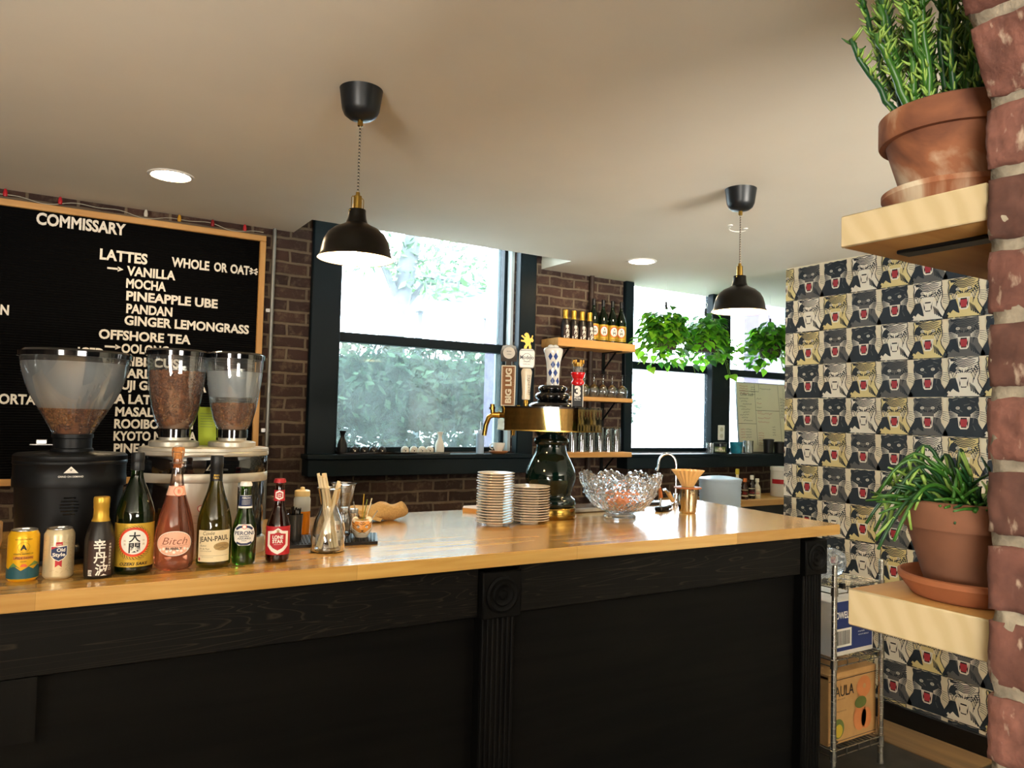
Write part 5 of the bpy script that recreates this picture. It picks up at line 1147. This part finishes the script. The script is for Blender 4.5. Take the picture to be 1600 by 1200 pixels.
for x, h, cm, bm_, l in ((4.452, .155, '#c96a2a', '#3a1d10', 'small dark bottle with an orange cap on the back shelf'), (4.528, .175, '#e8e2d4', '#1d1712', 'small dark bottle with a white cap on the back shelf'), (4.586, .15, '#e6dcc4', '#cfc3a8', 'small cream bottle on the back shelf, rightmost of the little bottles'), (4.37, .225, '#b9a22a', '#d8d2c0', 'taller pale bottle with a yellow cap behind the plastic tub')):
    t = thing('sauce_bottle', l, 'bottle', (x, 3.90, 1.04), facing(x, 3.9))
    b = MB(); b.lathe(smooth_prof([(.024, .001), (.026, .006), (.026, h*.5), (.012, h*.72), (.011, h*.84)]), 24); b.build('body', mat('bottle_'+bm_[1:], bm_, .2, coat=.4), t)
    b = MB(); b.lathe([(.014, h*.82), (.0145, h*.84), (.0145, h*.98), (.012, h), (0, h)], 18); b.build('cap', mat('cap_'+cm[1:], cm, .4), t)
    P = Print(); P.add(PAPER, rect(-.026, .026, h*.14, h*.46)); P.add(REDL, rect(-.02, .02, h*.25, h*.36)); P.wrap('label', lambda z: .026, t)
t = thing('storage_canister', 'white plastic canister with a red band at the right end of the back shelf', 'canister', (4.935, 3.95, 1.04), facing(4.935, 3.95))
b = MB(); b.lathe([(.088, .001), (.090, .006), (.090, .205), (.086, .21), (0, .211)], 40, rf=lambda a, i: 1); b.build('body', mat('white_tub_plastic', '#d9d6d0', .4), t)
b = MB(); b.lathe([(.092, .200), (.094, .202), (.094, .226), (.090, .230), (0, .230)], 40); b.build('lid', WHITE, t)
P = Print(); P.add(REDL, rect(-.09, .07, .10, .135)); P.wrap('red_band', lambda z: .090, t)
# ------------------------------------------------------------------ window sill things
SZ = 1.372
t = thing('sake_tray', 'long black lacquer tray on the sill of the large window', 'tray', (1.745, 4.135, SZ)); b = MB(); b.box(-.345, .345, -.045, .045, 0, .006, .002); b.build('base', BLKGL, t); b = MB(); b.box(-.345, .345, -.046, -.041, .004, .012); b.box(-.345, .345, .041, .046, .004, .012); b.build('edge', BLKGL, t)
def flask(label, x, m):
    t = thing('sake_flask', label, 'sake flask', (x, 4.135, SZ+.006))
    b = MB(); b.lathe(smooth_prof([(.024, .0), (.027, .008), (.027, .045), (.022, .066), (.0125, .088), (.012, .102), (.019, .122), (.0205, .126)])+[(.017, .124), (.010, .102), (0, .10)], 32); b.build('body', m, t)
    b = MB()
    for k in range(6): b.tube([(.0273*math.cos(2*PI*j/28), .0273*math.sin(2*PI*j/28), .012+.006*k) for j in range(28)], .0008, 5, closed=True)
    b.build('throwing_lines', m, t); return t
DKC = mat('dark_stoneware', '#1b1c1e', .35, vary=.2); WHC = mat('white_stoneware', '#e9e6da', .3, vary=.05)
flask('dark ceramic sake flask at the left end of the tray on the window sill', 1.432, DKC); flask('white ceramic sake flask at the right end of the tray on the window sill', 2.040, WHC)
def ochoko(label, x, m, dot, group):
    t = thing('sake_cup', label, 'sake cup', (x, 4.13, SZ+.006), facing(x, 4.13), group)
    b = MB(); b.lathe(smooth_prof([(.023, .0), (.0245, .010), (.024, .022), (.019, .033), (.011, .038)])+[(.010, .040), (0, .040)], 28); b.build('body', m, t)
    P = Print(); P.add(dot, [disc(.004, .014, .004, .0045, 10), disc(-.004, .02, .002, .002, 8)]); P.wrap('brush_mark', lambda z: .0245, t)
wh = ('leftmost', 'second from the left', 'second from the right', 'rightmost')
for k, x in enumerate((1.502, 1.559, 1.616, 1.667)): ochoko(f'dark upturned sake cup on the window sill tray, {wh[k]} of four', x, DKC, WHC, 'dark sake cups on the window sill')
for k, x in enumerate((1.812, 1.868, 1.921, 1.971)): ochoko(f'white upturned sake cup on the window sill tray, {wh[k]} of four', x, WHC, DKC, 'white sake cups on the window sill')
t = thing('spray_bottle', 'tall translucent plastic bottle on the sill at the right of the large window', 'bottle', (2.322, 4.14, SZ)); b = MB(); b.lathe(smooth_prof([(.022, .0), (.024, .005), (.024, .115), (.020, .125), (.011, .132)]), 28); b.build('body', mat('misty_plastic', '#b9cde0', .3, trans=.4), t); b = MB(); b.lathe([(.013, .130), (.013, .148), (.004, .152), (.003, .20), (0, .20)], 16); b.build('nozzle', mat('misty_cap', '#c9d4e2', .4), t)
t = thing('saucer', 'brown wooden saucer under the floral teacup on the window sill', 'saucer', (2.452, 4.13, SZ)); b = MB(); b.lathe([(0, .0), (.04, .0), (.055, .008), (.062, .016), (.060, .018), (.04, .010), (0, .009)], 36); b.build('dish', mat('brown_saucer', '#a5683a', .35), t)
t = thing('teacup', 'small floral teacup on a brown saucer on the window sill', 'teacup', (2.452, 4.13, SZ+.010), facing(2.45, 4.13)); b = MB(); b.lathe(smooth_prof([(.020, .0), (.022, .006), (.034, .03), (.040, .058)])+[(.038, .058), (.032, .03), (.018, .008), (0, .007)], 36); b.build('cup', WHC, t)
b = MB(); b.tube([(-.036+.0-.020*math.sin(a), 0, .034+.016*math.cos(a)) for a in [PI*k/10 for k in range(11)]], .0032, 8); b.build('handle', WHC, t)
P = Print(); P.add(mat('floral_ink', '#5a3a2e', .5), [q for x0 in (-.02, .0, .022) for q in strokes([(x0-.008, .034), (x0, .045), (x0+.008, .036)], .003, .001)+[disc(x0, .042, .004, .003, 8), disc(x0+.006, .030, .0025, .0025, 8)]]); P.wrap('floral_print', lambda z: .022+(z-.006)*.35 if z > .006 else .022, t, zstep=.006)
S2 = 1.366
def cupthing(name, label, cat, x, y, r0, r1, h, m, lid=None, base=S2):
    t = thing(name, label, cat, (x, y, base), facing(x, y)); b = MB(); b.lathe([(0, .001), (r0, .0), (r0+.001, .004), (r1, h), (r1-.003, h), (r0-.002, .006), (0, .006)], 32); b.build('body', m, t)
    if lid: q = MB(); q.lathe([(r1+.002, h-.004), (r1+.003, h+.006), (r1*.6, h+.010), (0, h+.010)], 28); q.build('lid', lid, t)
    return t
t = cupthing('glass_jar', 'dark jar with olive and cream label on the sill between the two right windows', 'jar', 4.435, 4.13, .050, .050, .078, mat('black_jar', '#14161a', .2), BLKPL)
P = Print(); P.add(mat('jar_green', '#55662a', .5), rect(-.045, .045, .012, .052)); P.add(CREAM, [disc(.0, .038, .011)]+[[(-.04+.016*k, .018), (-.034+.016*k, .046), (-.028+.016*k, .018)] for k in range(5)]); P.wrap('label', lambda z: .0505, t)
cupthing('drinking_glass', 'clear glass beside the dark jar at the left on the right window sill', 'glass', 4.338, 4.14, .030, .032, .08, CLR)
cupthing('paper_cup', 'blue patterned cup on the right window sill', 'cup', 4.612, 4.13, .040, .052, .088, mat('blue_cup', '#1f7f9c', .35, vary=.35, scale=25))
cupthing('drinking_glass', 'clear glass beside the blue cup in front of the whiteboard', 'glass', 4.735, 4.12, .036, .040, .10, CLR)
cupthing('travel_mug', 'taller black container with a red tab in front of the whiteboard', 'container', 4.985, 4.13, .036, .042, .105, mat('black_container', '#141418', .4), BLKPL)
cupthing('travel_mug', 'shorter black container in front of the whiteboard', 'container', 5.092, 4.11, .038, .044, .085, mat('black_container', '#141418', .4), BLKPL)
cupthing('paper_cup', 'white cup at the right end of the window sill', 'cup', 5.19, 4.14, .036, .044, .07, WHITE)
t = thing('power_outlet', 'white wall outlet plate on the dark post between the right windows', 'outlet', (4.475, 4.163, 1.525)); b = MB(); b.box(-.037, .037, -.006, 0, -.058, .058, .003); b.build('plate', WHITE, t)
b = MB()
for z in (-.025, .025): b.lathe([(.016, 0), (.016, .003), (0, .003)], 20, m=frame((0, -.006, z), (1, 0, 0), (0, 0, 1)))
b.build('socket', mat('ivory_socket', '#cfc9b8', .4), t)
# whiteboard leaning in the right window
def whiteboard():
    t = thing('whiteboard', 'whiteboard with handwritten black and red notes leaning in the far right window', 'whiteboard', (4.735, 4.20, S2))
    tilt = R(5); M = frame((0, 0, 0), (1, 0, 0), (0, math.sin(tilt), math.cos(tilt)))
    b = MB(); b.prism(rect(0, .75, .0, .565), M @ Matrix.Translation((0, 0, -.012)), .012); b.build('panel', mat('whiteboard_enamel', '#d9d2b4', .35, vary=.02), t)
    b = MB(); b.prism(rect(-.006, .756, .563, .572), M @ Matrix.Translation((0, 0, -.013)), .015); b.prism(rect(-.006, 0, 0, .563), M @ Matrix.Translation((0, 0, -.013)), .015); b.prism(rect(-.006, .756, -.0, .008), M @ Matrix.Translation((0, 0, -.010)), .0125); b.build('edge', STEEL, t)
    P = Print(); K = mat('marker_black', '#2b2b28', .6); Rr = mat('marker_red', '#b0483c', .6); k1 = []; r1 = []; rnd = random.Random(6)
    def scrawl(x, z, n, h):
        pts = []
        for k in range(n*4): pts.append((x+k*h*.28, z+h*.5*rnd.uniform(-1, 1)*(1 if k % 3 else .4)))
        return strokes(pts, .0022)
    k1 += strokes([(.21, .56), (.21, .06)], .003)+strokes([(.0, .235), (.21, .235)], .003)+strokes([(.21, .345), (.50, .345)], .003)+strokes([(.495, .56), (.51, .03)], .003)+strokes([(.26, .56), (.26, .50), (.03, .50)], .003)
    k1 += text_polys('Coffee Snack', .035, .462, .026, .155, 0, 'l', shear=.15)
    for j in range(9): k1 += scrawl(.02+.02*(j % 3), .438-.022*j, 5 if j % 2 else 7, .014)
    for j in range(4): k1 += scrawl(.165, .535-.02*j, 4, .012); r1 += scrawl(.03, .54-.02*j, 7, .013)
    k1 += scrawl(.27, .525, 9, .014)
    for j in range(4): (r1 if j % 2 else k1).extend(scrawl(.225, .44-.035*j, 4, .014))
    for j in range(3): r1 += scrawl(.23, .32-.035*j, 9-j, .018)
    for j in range(6): r1 += scrawl(.225, .16-.02*j, 5, .013)
    for j in range(4): k1 += scrawl(.40, .21-.022*j, 3, .012); r1 += scrawl(.02, .19-.022*j, 4, .012); k1 += scrawl(.08, .19-.022*j, 5, .012)
    for j in range(7): k1 += strokes([(.51, .44-.025*j), (.62, .44-.025*j)], .0022)+scrawl(.515, .45-.025*j, 3, .012)
    k1 += strokes([(.56, .54), (.56, .28)], .0022)
    P.add(K, k1); P.add(Rr, r1); P.flat('handwriting', t, M, base=.0005)
whiteboard()
# ------------------------------------------------------------------ hanging pothos
def leaf(b, p, d, up, L, bend, wd=.42):
    """heart shaped leaf from p along d"""
    d = d.normalized(); s = d.cross(up)
    if s.length < 1e-4: s = d.orthogonal()
    s.normalize(); n = s.cross(d).normalized()
    pr = [(0, .10), (.12, .34), (.30, .46), (.52, .40), (.76, .22), (1.0, 0)]
    mid = [p+d*(L*t)+n*(-bend*L*t*t) for t, w in pr]; lf = [m+s*(w*L*wd/.46)+n*(.10*L*w) for m, (t, w) in zip(mid, pr)]; rt = [m-s*(w*L*wd/.46)+n*(.10*L*w) for m, (t, w) in zip(mid, pr)]
    bv = b.bm.verts.new; M_, Lf, Rt = [bv(v) for v in mid], [bv(v) for v in lf[:-1]], [bv(v) for v in rt[:-1]]
    fs = []
    for k in range(4): fs += [b.bm.faces.new((M_[k], M_[k+1], Lf[k+1], Lf[k])), b.bm.faces.new((M_[k+1], M_[k], Rt[k], Rt[k+1]))]
    fs += [b.bm.faces.new((M_[4], M_[5], Lf[4])), b.bm.faces.new((M_[5], M_[4], Rt[4]))]
    for f in fs: f.material_index = b.mi; f.smooth = True
def tleaf(name, h, th):
    t = NT(name); c = lin(h); d = t.bsdf(Roughness=.38); tr = t.n('ShaderNodeBsdfTranslucent'); mx = t.n('ShaderNodeMixShader', i_Fac=th)
    nz = t.n('ShaderNodeTexNoise', i_Scale=14); cc = t.coord(); t.l(cc, 'Vector', nz, 'Vector'); r = t.ramp((.35, tuple(x*.7 for x in c[:3])+(1,)), (.7, tuple(min(1, x*1.3) for x in c[:3])+(1,))); t.l(nz, 'Fac', r, 'Fac')
    t.l(r, 'Color', d, 'Base Color'); t.l(r, 'Color', tr, 'Color'); t.l(d, 'BSDF', mx, 1); t.l(tr, 'BSDF', mx, 2); t.l(mx, 'Shader', t.out, 'Surface'); return t.m
PTH = [tleaf('pothos_bright', '#8ccb36', .6), tleaf('pothos_mid', '#62ad2a', .5), tleaf('pothos_dark', '#357420', .35)]
VINE = mat('vine_green', '#6f9440', .5); POTB = mat('brown_hanging_pot', '#3a2c26', .6)
def pothos(label, loc, seed, rx, up, down, htop, extra=()):
    rnd = random.Random(seed); t = thing('hanging_plant', label, 'hanging plant', loc, 0, 'hanging pothos plants in the right windows')
    b = MB(); b.lathe(smooth_prof([(.060, -.11), (.075, -.10), (.088, -.03), (.095, .02), (.098, .025)])+[(.088, .022), (.08, -.03), (0, -.03)], 32); b.build('pot', POTB, t)
    b = MB(); b.lathe([(.088, .010), (0, .018)], 24, cap=False); b.build('soil', SOIL, t)
    b = MB(); hz = htop-loc[2]
    for k in range(3): a = 2*PI*k/3+.4; b.tube([(.095*math.cos(a), .095*math.sin(a), .02), (0, 0, hz-.03)], .0022, 6)
    b.tube([(0, 0, hz-.075), (0, 0, hz-.02)], .008, 8); b.build('hanger', BLKPL, t)
    b = MB(); b.tube([(.0, 0, hz-.025), (.012, 0, hz-.01), (.02, 0, hz+.012), (0, 0, hz+.03), (-.02, 0, hz+.012), (-.012, 0, hz-.01)], .0018, 6, closed=True); b.tube([(0, 0, hz+.03), (0, 0, CZ-loc[2])], .0012, 5); b.build('ceiling_wire', WHITE, t)
    b = MB(); v = MB()
    def spray(a, reach, rise, drop, n):
        c, s = math.cos(a), math.sin(a); pts = []
        for k in range(9):
            u = k/8; pts.append(Vector((c*(.05+reach*u), s*(.05+reach*u)*.75, .02+rise*math.sin(PI*min(1, u*1.15))-drop*u*u)))
        v.tube(pts, .0016, 5)
        for k in range(n):
            u = (k+.6)/n; i = min(7, int(u*8)); p = pts[i].lerp(pts[i+1], u*8-i); side = 1 if k % 2 else -1
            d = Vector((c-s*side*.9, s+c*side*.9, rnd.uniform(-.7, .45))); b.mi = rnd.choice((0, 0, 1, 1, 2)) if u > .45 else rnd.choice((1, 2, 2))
            pet = p+d.normalized()*rnd.uniform(.015, .04); v.tube([p, pet], .0011, 4); leaf(b, pet, d+Vector((0, 0, -.4)), Vector((rnd.uniform(-.3, .3), rnd.uniform(-.3, .3), 1)), rnd.uniform(.050, .082), rnd.uniform(.1, .5))
    for k in range(46): spray(rnd.uniform(0, 2*PI), rx*rnd.uniform(.35, 1.0), up*1.5*rnd.uniform(.2, 1), down*rnd.uniform(.0, 1), rnd.randint(6, 9))
    for k in range(16): spray(rnd.uniform(0, 2*PI), rnd.uniform(.05, .10), rnd.uniform(.03, .12), rnd.uniform(.06, .26), 7)
    for a, reach, rise, drop, n in extra: spray(a, reach, rise, drop, n)
    b.build('foliage', PTH, t, sharp=None, fix=False); v.build('vine', VINE, t, sharp=None)
pothos('bushy hanging pothos, leftmost of the three in the right windows', (3.72, 3.99, 2.215), 21, .155, .12, .24, 2.47, ((3.5, .17, .02, .30, 8), (3.2, .16, .02, .2, 6), (-.6, .2, 0, .33, 7)))
pothos('bushy hanging pothos, middle one of the three in the right windows', (4.11, 3.99, 2.225), 22, .165, .11, .2, 2.46, ((-.2, .28, .02, .16, 7), (.2, .27, .0, .3, 8), (-1.2, .2, 0, .33, 7)))
pothos('bushy hanging pothos, rightmost of the three beside the papered wall', (4.77, 3.95, 2.225), 23, .20, .10, .24, 2.44, ((3.3, .36, .02, .18, 8), (-.6, .2, 0, .38, 9), (-.9, .25, .0, .36, 9), (3.0, .33, .0, .12, 8)))
# ------------------------------------------------------------------ right foreground shelves and pots
ENDG = NT('pine_end_grain'); _bs = ENDG.bsdf(Roughness=.6); _c = ENDG.coord((1, 1, 1)); _w = ENDG.n('ShaderNodeTexWave', wave_type='RINGS', rings_direction='X', i_Scale=14, i_Distortion=2.5, i_Detail=3); _w.inputs['Detail Scale'].default_value = 1.5
_mp = ENDG.n('ShaderNodeMapping'); _mp.inputs['Location'].default_value = (0, -.30, .12); ENDG.l(_c, 'Vector', _mp, 'Vector'); ENDG.l(_mp, 'Vector', _w, 'Vector'); _r = ENDG.ramp((.1, '#bba981'), (.9, '#c4b38d')); ENDG.l(_w, 'Fac', _r, 'Fac'); ENDG.l(_r, 'Color', _bs, 'Base Color')
def pier_shelf(label, x, z, y1, th, lx=1.0):
    t = thing('plant_shelf', label, 'shelf', (x, .37, z), 0, 'plant shelves on the brick pier')
    b = MB(); b.box(.004, lx, .001, y1-.37, -th, 0, .0025, seg=2); b.build('board', wood('pine_shelf', '#c79a5c', '#a8783e', .5, 0, 5), t)
    b = MB(); b.box(0, .0042, .001, y1-.37, -th, 0, .0015); b.build('end_grain', ENDG.m, t)
    b = MB(); x0 = .055; b.box(x0, x0+.024, .0, .125, -th-.005, -th-.0005, .001); b.box(x0, x0+.024, .0, .005, -th-.11, -th-.0005, .001)
    b.build('bracket', BLKMET, t); return t
pier_shelf('pale thick wood shelf on the brick pier, the upper one, seen from below', .752, 1.844, .527, .036)
pier_shelf('pale thick wood shelf on the brick pier, the lower one', .764, 1.430, .523, .040)
def pot(label, loc, r, h, sau_r, m, mp=None):
    """terracotta pot standing in its own saucer"""
    t = thing('potted_plant', label, 'potted plant', loc)
    s = MB(); s.lathe([(0, .002), (sau_r*.78, 0), (sau_r*.83, .002), (sau_r*.97, .016), (sau_r, .018), (sau_r, .0235), (sau_r*.96, .0245), (sau_r*.92, .019), (sau_r*.78, .008), (0, .007)], 64); s.build('saucer', m, t)
    b = MB(); z = .008; b.lathe([(0, z), (r*.62, z), (r*.64, z+.003), (r*.90, z+h*.70), (r*.985, z+h*.70), (r, z+h*.72), (r, z+h*.985), (r*.975, z+h), (r*.91, z+h), (r*.88, z+h*.95), (r*.86, z+h*.9)], 64, cap=False); b.build('pot', mp or m, t)
    b = MB(); b.lathe([(r*.87, z+h*.93), (r*.5, z+h*.945), (0, z+h*.94)], 32, cap=False); b.build('soil', SOIL, t); return t, z+h*.94
# stained clay with pale salt marks
TST = NT('salt_stained_terracotta'); _bs = TST.bsdf(Roughness=.85); _c = TST.coord((1, 1, 1)); _n = TST.n('ShaderNodeTexNoise', i_Scale=9, i_Detail=6, i_Distortion=1.2); TST.l(_c, 'Vector', _n, 'Vector'); _r = TST.ramp((.36, '#6a3f2b'), (.50, '#8f5a3b'), (.56, '#a98468'), (.64, '#cbbfa6')); TST.l(_n, 'Fac', _r, 'Fac'); TST.l(_r, 'Color', _bs, 'Base Color')
SUC = [mat('succulent_green', '#34611f', .4, vary=.2), mat('succulent_pale', '#86a64c', .45, vary=.2), mat('succulent_dark', '#1f4722', .4, vary=.25)]
t, zt = pot('upright needle leaved succulent in a stained terracotta pot on the upper pier shelf', (.838, .447, 1.844), .076, .101, .073, TST.m)
rnd = random.Random(31); st = MB(); lv = MB()
for k in range(40):
    a = rnd.uniform(0, 2*PI); r0 = .056*math.sqrt(rnd.random()); L = rnd.uniform(.09, .26); base = Vector((r0*math.cos(a), r0*math.sin(a), zt-.004)); lean = Vector((r0*math.cos(a)*1.1+rnd.uniform(-.012, .012), r0*math.sin(a)*1.1+rnd.uniform(-.012, .012), L))
    n = 10; pts = [base+lean*(j/n)+noise.noise_vector(Vector((k, j*.5, 0)))*.006 for j in range(n+1)]; st.mi = rnd.choice((0, 0, 2)); rr = rnd.uniform(.0032, .0058)
    st.tube(pts, lambda u: rr*(1-.35*u)*(1+.14*math.sin(u*60)), 8)
    m = int(L/.0026)
    for j in range(m):
        u = (j+.5)/m; i = min(n-1, int(u*n)); p = pts[i].lerp(pts[i+1], u*n-i); b_ = rnd.uniform(0, 2*PI); d = Vector((math.cos(b_), math.sin(b_), rnd.uniform(.35, 1.1))).normalized(); ll = rnd.uniform(.009, .016)*(.8+.4*u); lv.mi = rnd.choice((0, 1, 1))
        lv.tube([p+d*rr*.5, p+d*ll*.6, p+d*ll+Vector((0, 0, .002))], lambda w: .0021*(1-.75*w), 5)
st.build('stem', SUC, t, sharp=None); lv.build('needle_leaves', SUC, t, sharp=None)
t, zt = pot('arching stick succulent in a terracotta pot on the lower pier shelf', (.852, .432, 1.430), .0745, .095, .075, TERRA, TERRAP)
st = MB()
for k in range(125):
    a = rnd.uniform(0, 2*PI); r0 = .046*math.sqrt(rnd.random()); L = rnd.uniform(.022, .052); out = rnd.uniform(.3, 1.5); p = Vector((r0*math.cos(a), r0*math.sin(a), zt-.004)); d = Vector((math.cos(a)*out, math.sin(a)*out, 1.0)).normalized(); pts = [p]
    for j in range(6): d = (d+Vector((0, 0, -.10*out))+noise.noise_vector(Vector((k*.7, j*.6, 3)))*.12).normalized(); pts.append(pts[-1]+d*L/6)
    st.mi = rnd.choice((0, 0, 1, 2)); q = rnd.uniform(.0020, .0031); st.tube(pts, lambda u: q*(1-.35*u), 6)
    for c_ in range(rnd.randint(0, 2)):
        p2 = pts[-2]; e = (d+Vector((rnd.uniform(-.8, .8), rnd.uniform(-.8, .8), rnd.uniform(-.2, .6)))).normalized(); st.tube([p2, p2+e*.015, p2+e*.028+Vector((0, 0, -.002))], lambda u: .0021*(1-.5*u), 6)
for (a, L, lift, drop) in ((2.55, .085, .028, .05), (2.75, .095, .026, .055), (2.35, .08, .034, .045), (2.9, .09, .030, .045), (2.2, .075, .045, .01), (1.95, .05, .055, -.005), (.9, .025, .05, -.01), (3.3, .05, .04, .02), (2.6, .07, .040, .012), (2.05, .065, .048, .0), (1.2, .04, .045, -.008), (2.4, .09, .03, .035), (2.0, .08, .036, .012)):
    pts = [Vector((math.cos(a)*(.02+L*u), math.sin(a)*(.02+L*u), zt+lift*math.sin(PI*min(1, u*.9))*1.1-drop*u*u)) for u in [k/10 for k in range(11)]]; st.mi = rnd.choice((0, 2)); st.tube(pts, lambda u: .0026*(1-.35*u), 6)
    for u in (6, 8):
        st.mi = 1; e = Vector((rnd.uniform(-.008, .008), rnd.uniform(-.008, .008), -.012)); st.tube([pts[u], pts[u]+e*.8, pts[u]+e*1.7], lambda w: .0020*(1-.4*w), 6)
st.build('stick_leaves', SUC, t, sharp=None)
# ------------------------------------------------------------------ wire shelving by the bar end
def rack():
    X0, X1, Y0, Y1 = 3.115, 3.475, 2.20, 2.85; WIRE = mat('rack_chrome', '#a9a79e', .25, .9)
    t = thing('wire_shelving', 'chrome wire shelving unit standing at the right end of the bar', 'shelving unit', (X0, Y0, 0))
    w, d = X1-X0, Y1-Y0
    for x in (0, w):
        for y in (0, d):
            b = MB(); b.lathe([(0, .0), (.015, .0), (.015, .01), (.0125, .02), (.0125, .955), (.009, .965), (0, .966)], 20, at=(x, y, 0))
            for k in range(30): b.lathe([(.0125, 0), (.0137, .0012), (.0125, .0024)], 20, at=(x, y, .05+.03*k), cap=False)
            b.build('post', WIRE, t)
    for z in (.125, .53, .86):
        s = MB()
        for zz in (0, -.028):
            s.tube([(0, 0, z+zz), (w, 0, z+zz)], .003, 8); s.tube([(0, d, z+zz), (w, d, z+zz)], .003, 8); s.tube([(0, 0, z+zz), (0, d, z+zz)], .003, 8); s.tube([(w, 0, z+zz), (w, d, z+zz)], .003, 8)
        for k in range(13): s.tube([(w*(k+.5)/13, 0, z+.003), (w*(k+.5)/13, d, z+.003)], .0017, 6)
        for k in (1, 2, 3): s.tube([(w*k/4, -.004, z+.004), (w*k/4, -.008, z-.014), (w*k/4, -.004, z-.03)], .0025, 6)
        for x in (0, w):
            for y in (0, d): s.lathe([(.0125, -.036), (.017, -.034), (.0155, .006), (.0125, .008)], 18, at=(x, y, z), cap=False)
        s.build('wire_shelf', WIRE, t)
    KRAFT = mat('kraft_cardboard', '#a9814f', .85, vary=.06, scale=20)
    t = thing('cardboard_box', 'brown cardboard fruit box with printed fruit on the low wire shelf', 'cardboard box', (3.125, 2.235, .130), 0)
    b = MB(); b.box(0, .365, 0, .50, 0, .315, .002); b.build('carton', KRAFT, t)
    b = MB(); b.box(.0, .365, -.002, .50, .300, .325, .002); b.build('lid', KRAFT, t)
    P = Print(); P.add(INK, [rect(.0, .365, .292, .2955), disc(.035, .302, .022, .016, 16, PI, 2*PI), disc(.05, .006, .022, .016, 16, 0, PI), rect(0, .365, .012, .015)]); P.add(INK, text_polys('PAULA', .022, .215, .052, .165, .0, 'l')+text_polys('FRUIT', .055, .200, .006, .07, 0, 'l')+text_polys('PRODUCE', .06, .145, .006, .07, 0, 'l')); PC = mat('peach_print', '#b8713f', .8)
    P.add(PC, [disc(.265, .235, .055, .05, 24), disc(.235, .095, .05, .06, 24), disc(.285, .085, .04, .05, 20)]); P.add(mat('print_green', '#56602a', .8), [disc(.24, .165, .045, .028, 20), disc(.07, .07, .045, .045, 20)]); P.add(mat('print_lemon', '#b59a2a', .8), [disc(.075, .06, .028, .03, 18)]); P.add(KRAFT, [disc(.267, .238, .012)]); P.flat('box_print', t, FRONT(0, -.0024, 0), off=.0003)
    BL = mat('navy_carton', '#1b2a5c', .7, vary=.05); t = thing('cardboard_box', 'navy blue paper towel carton with a barcode on the middle wire shelf', 'cardboard box', (3.14, 2.225, .535))
    b = MB(); b.box(0, .31, 0, .5, 0, .25, .003); b.build('carton', mat('white_carton', '#cfcac0', .8), t)
    P = Print(); P.add(BL, rect(-.0, .300, .022, .25)); P.add(WHTL, text_polys('TOWEL', .0, .172, .032, .118, .02, 'l')+[rect(.01, .14, .04, .125)]); rr = random.Random(3); bars = []; x = .02
    while x < .128: wv = rr.choice((.0015, .003, .0045)); bars.append(rect(x, x+wv, .05, .115)); x += wv+rr.choice((.002, .0035))
    P.add(INK, bars); P.add(WHTL, text_polys('PAPER', .19, .095, .006, .05, 0, 'l')+text_polys('WHITE ROLLS', .19, .08, .006, .08, 0, 'l')); P.flat('box_print', t, FRONT(0, -.0006, 0), off=.0003)
    PL = thin_glass('crinkled_plastic', '#eef2f4', .5, .18)
    for k, (x, y, sx, sz, l) in enumerate(((3.17, 2.36, .075, .055, 'crumpled clear plastic bag on top of the wire shelving, the left one'), (3.36, 2.42, .10, .065, 'crumpled clear plastic bag on top of the wire shelving, the right one'))):
        b = MB(); b.ball((0, 0, sz*.95), 1, 4, (sx, .09, sz))
        for v in b.bm.verts: v.co += noise.noise_vector(v.co*32+Vector((k*9, 0, 0)))*.022; v.co.z = max(.002, v.co.z)
        for f in b.bm.faces: f.smooth = False
        o = b.build('plastic_bag', PL, None, (x, y, .865), sharp=None); tag(o, l, 'plastic bag')
    t = thing('binder_clip', 'black binder clip on the top wire of the shelving', 'clip', (3.165, 2.195, .858)); b = MB(); b.prism([(-.012, 0), (.012, 0), (.010, .022), (-.010, .022)], frame((0, .010, 0), (1, 0, 0), (0, 0, 1)), .020); b.build('clip_body', BLKPL, t); b = MB(); b.tube([(-.006, -.002, .018), (-.005, -.004, .045), (.005, -.004, .045), (.006, -.002, .018)], .0014, 6); b.build('clip_handle', STEEL, t)
rack()
bpy.data.scenes.remove(_ts)
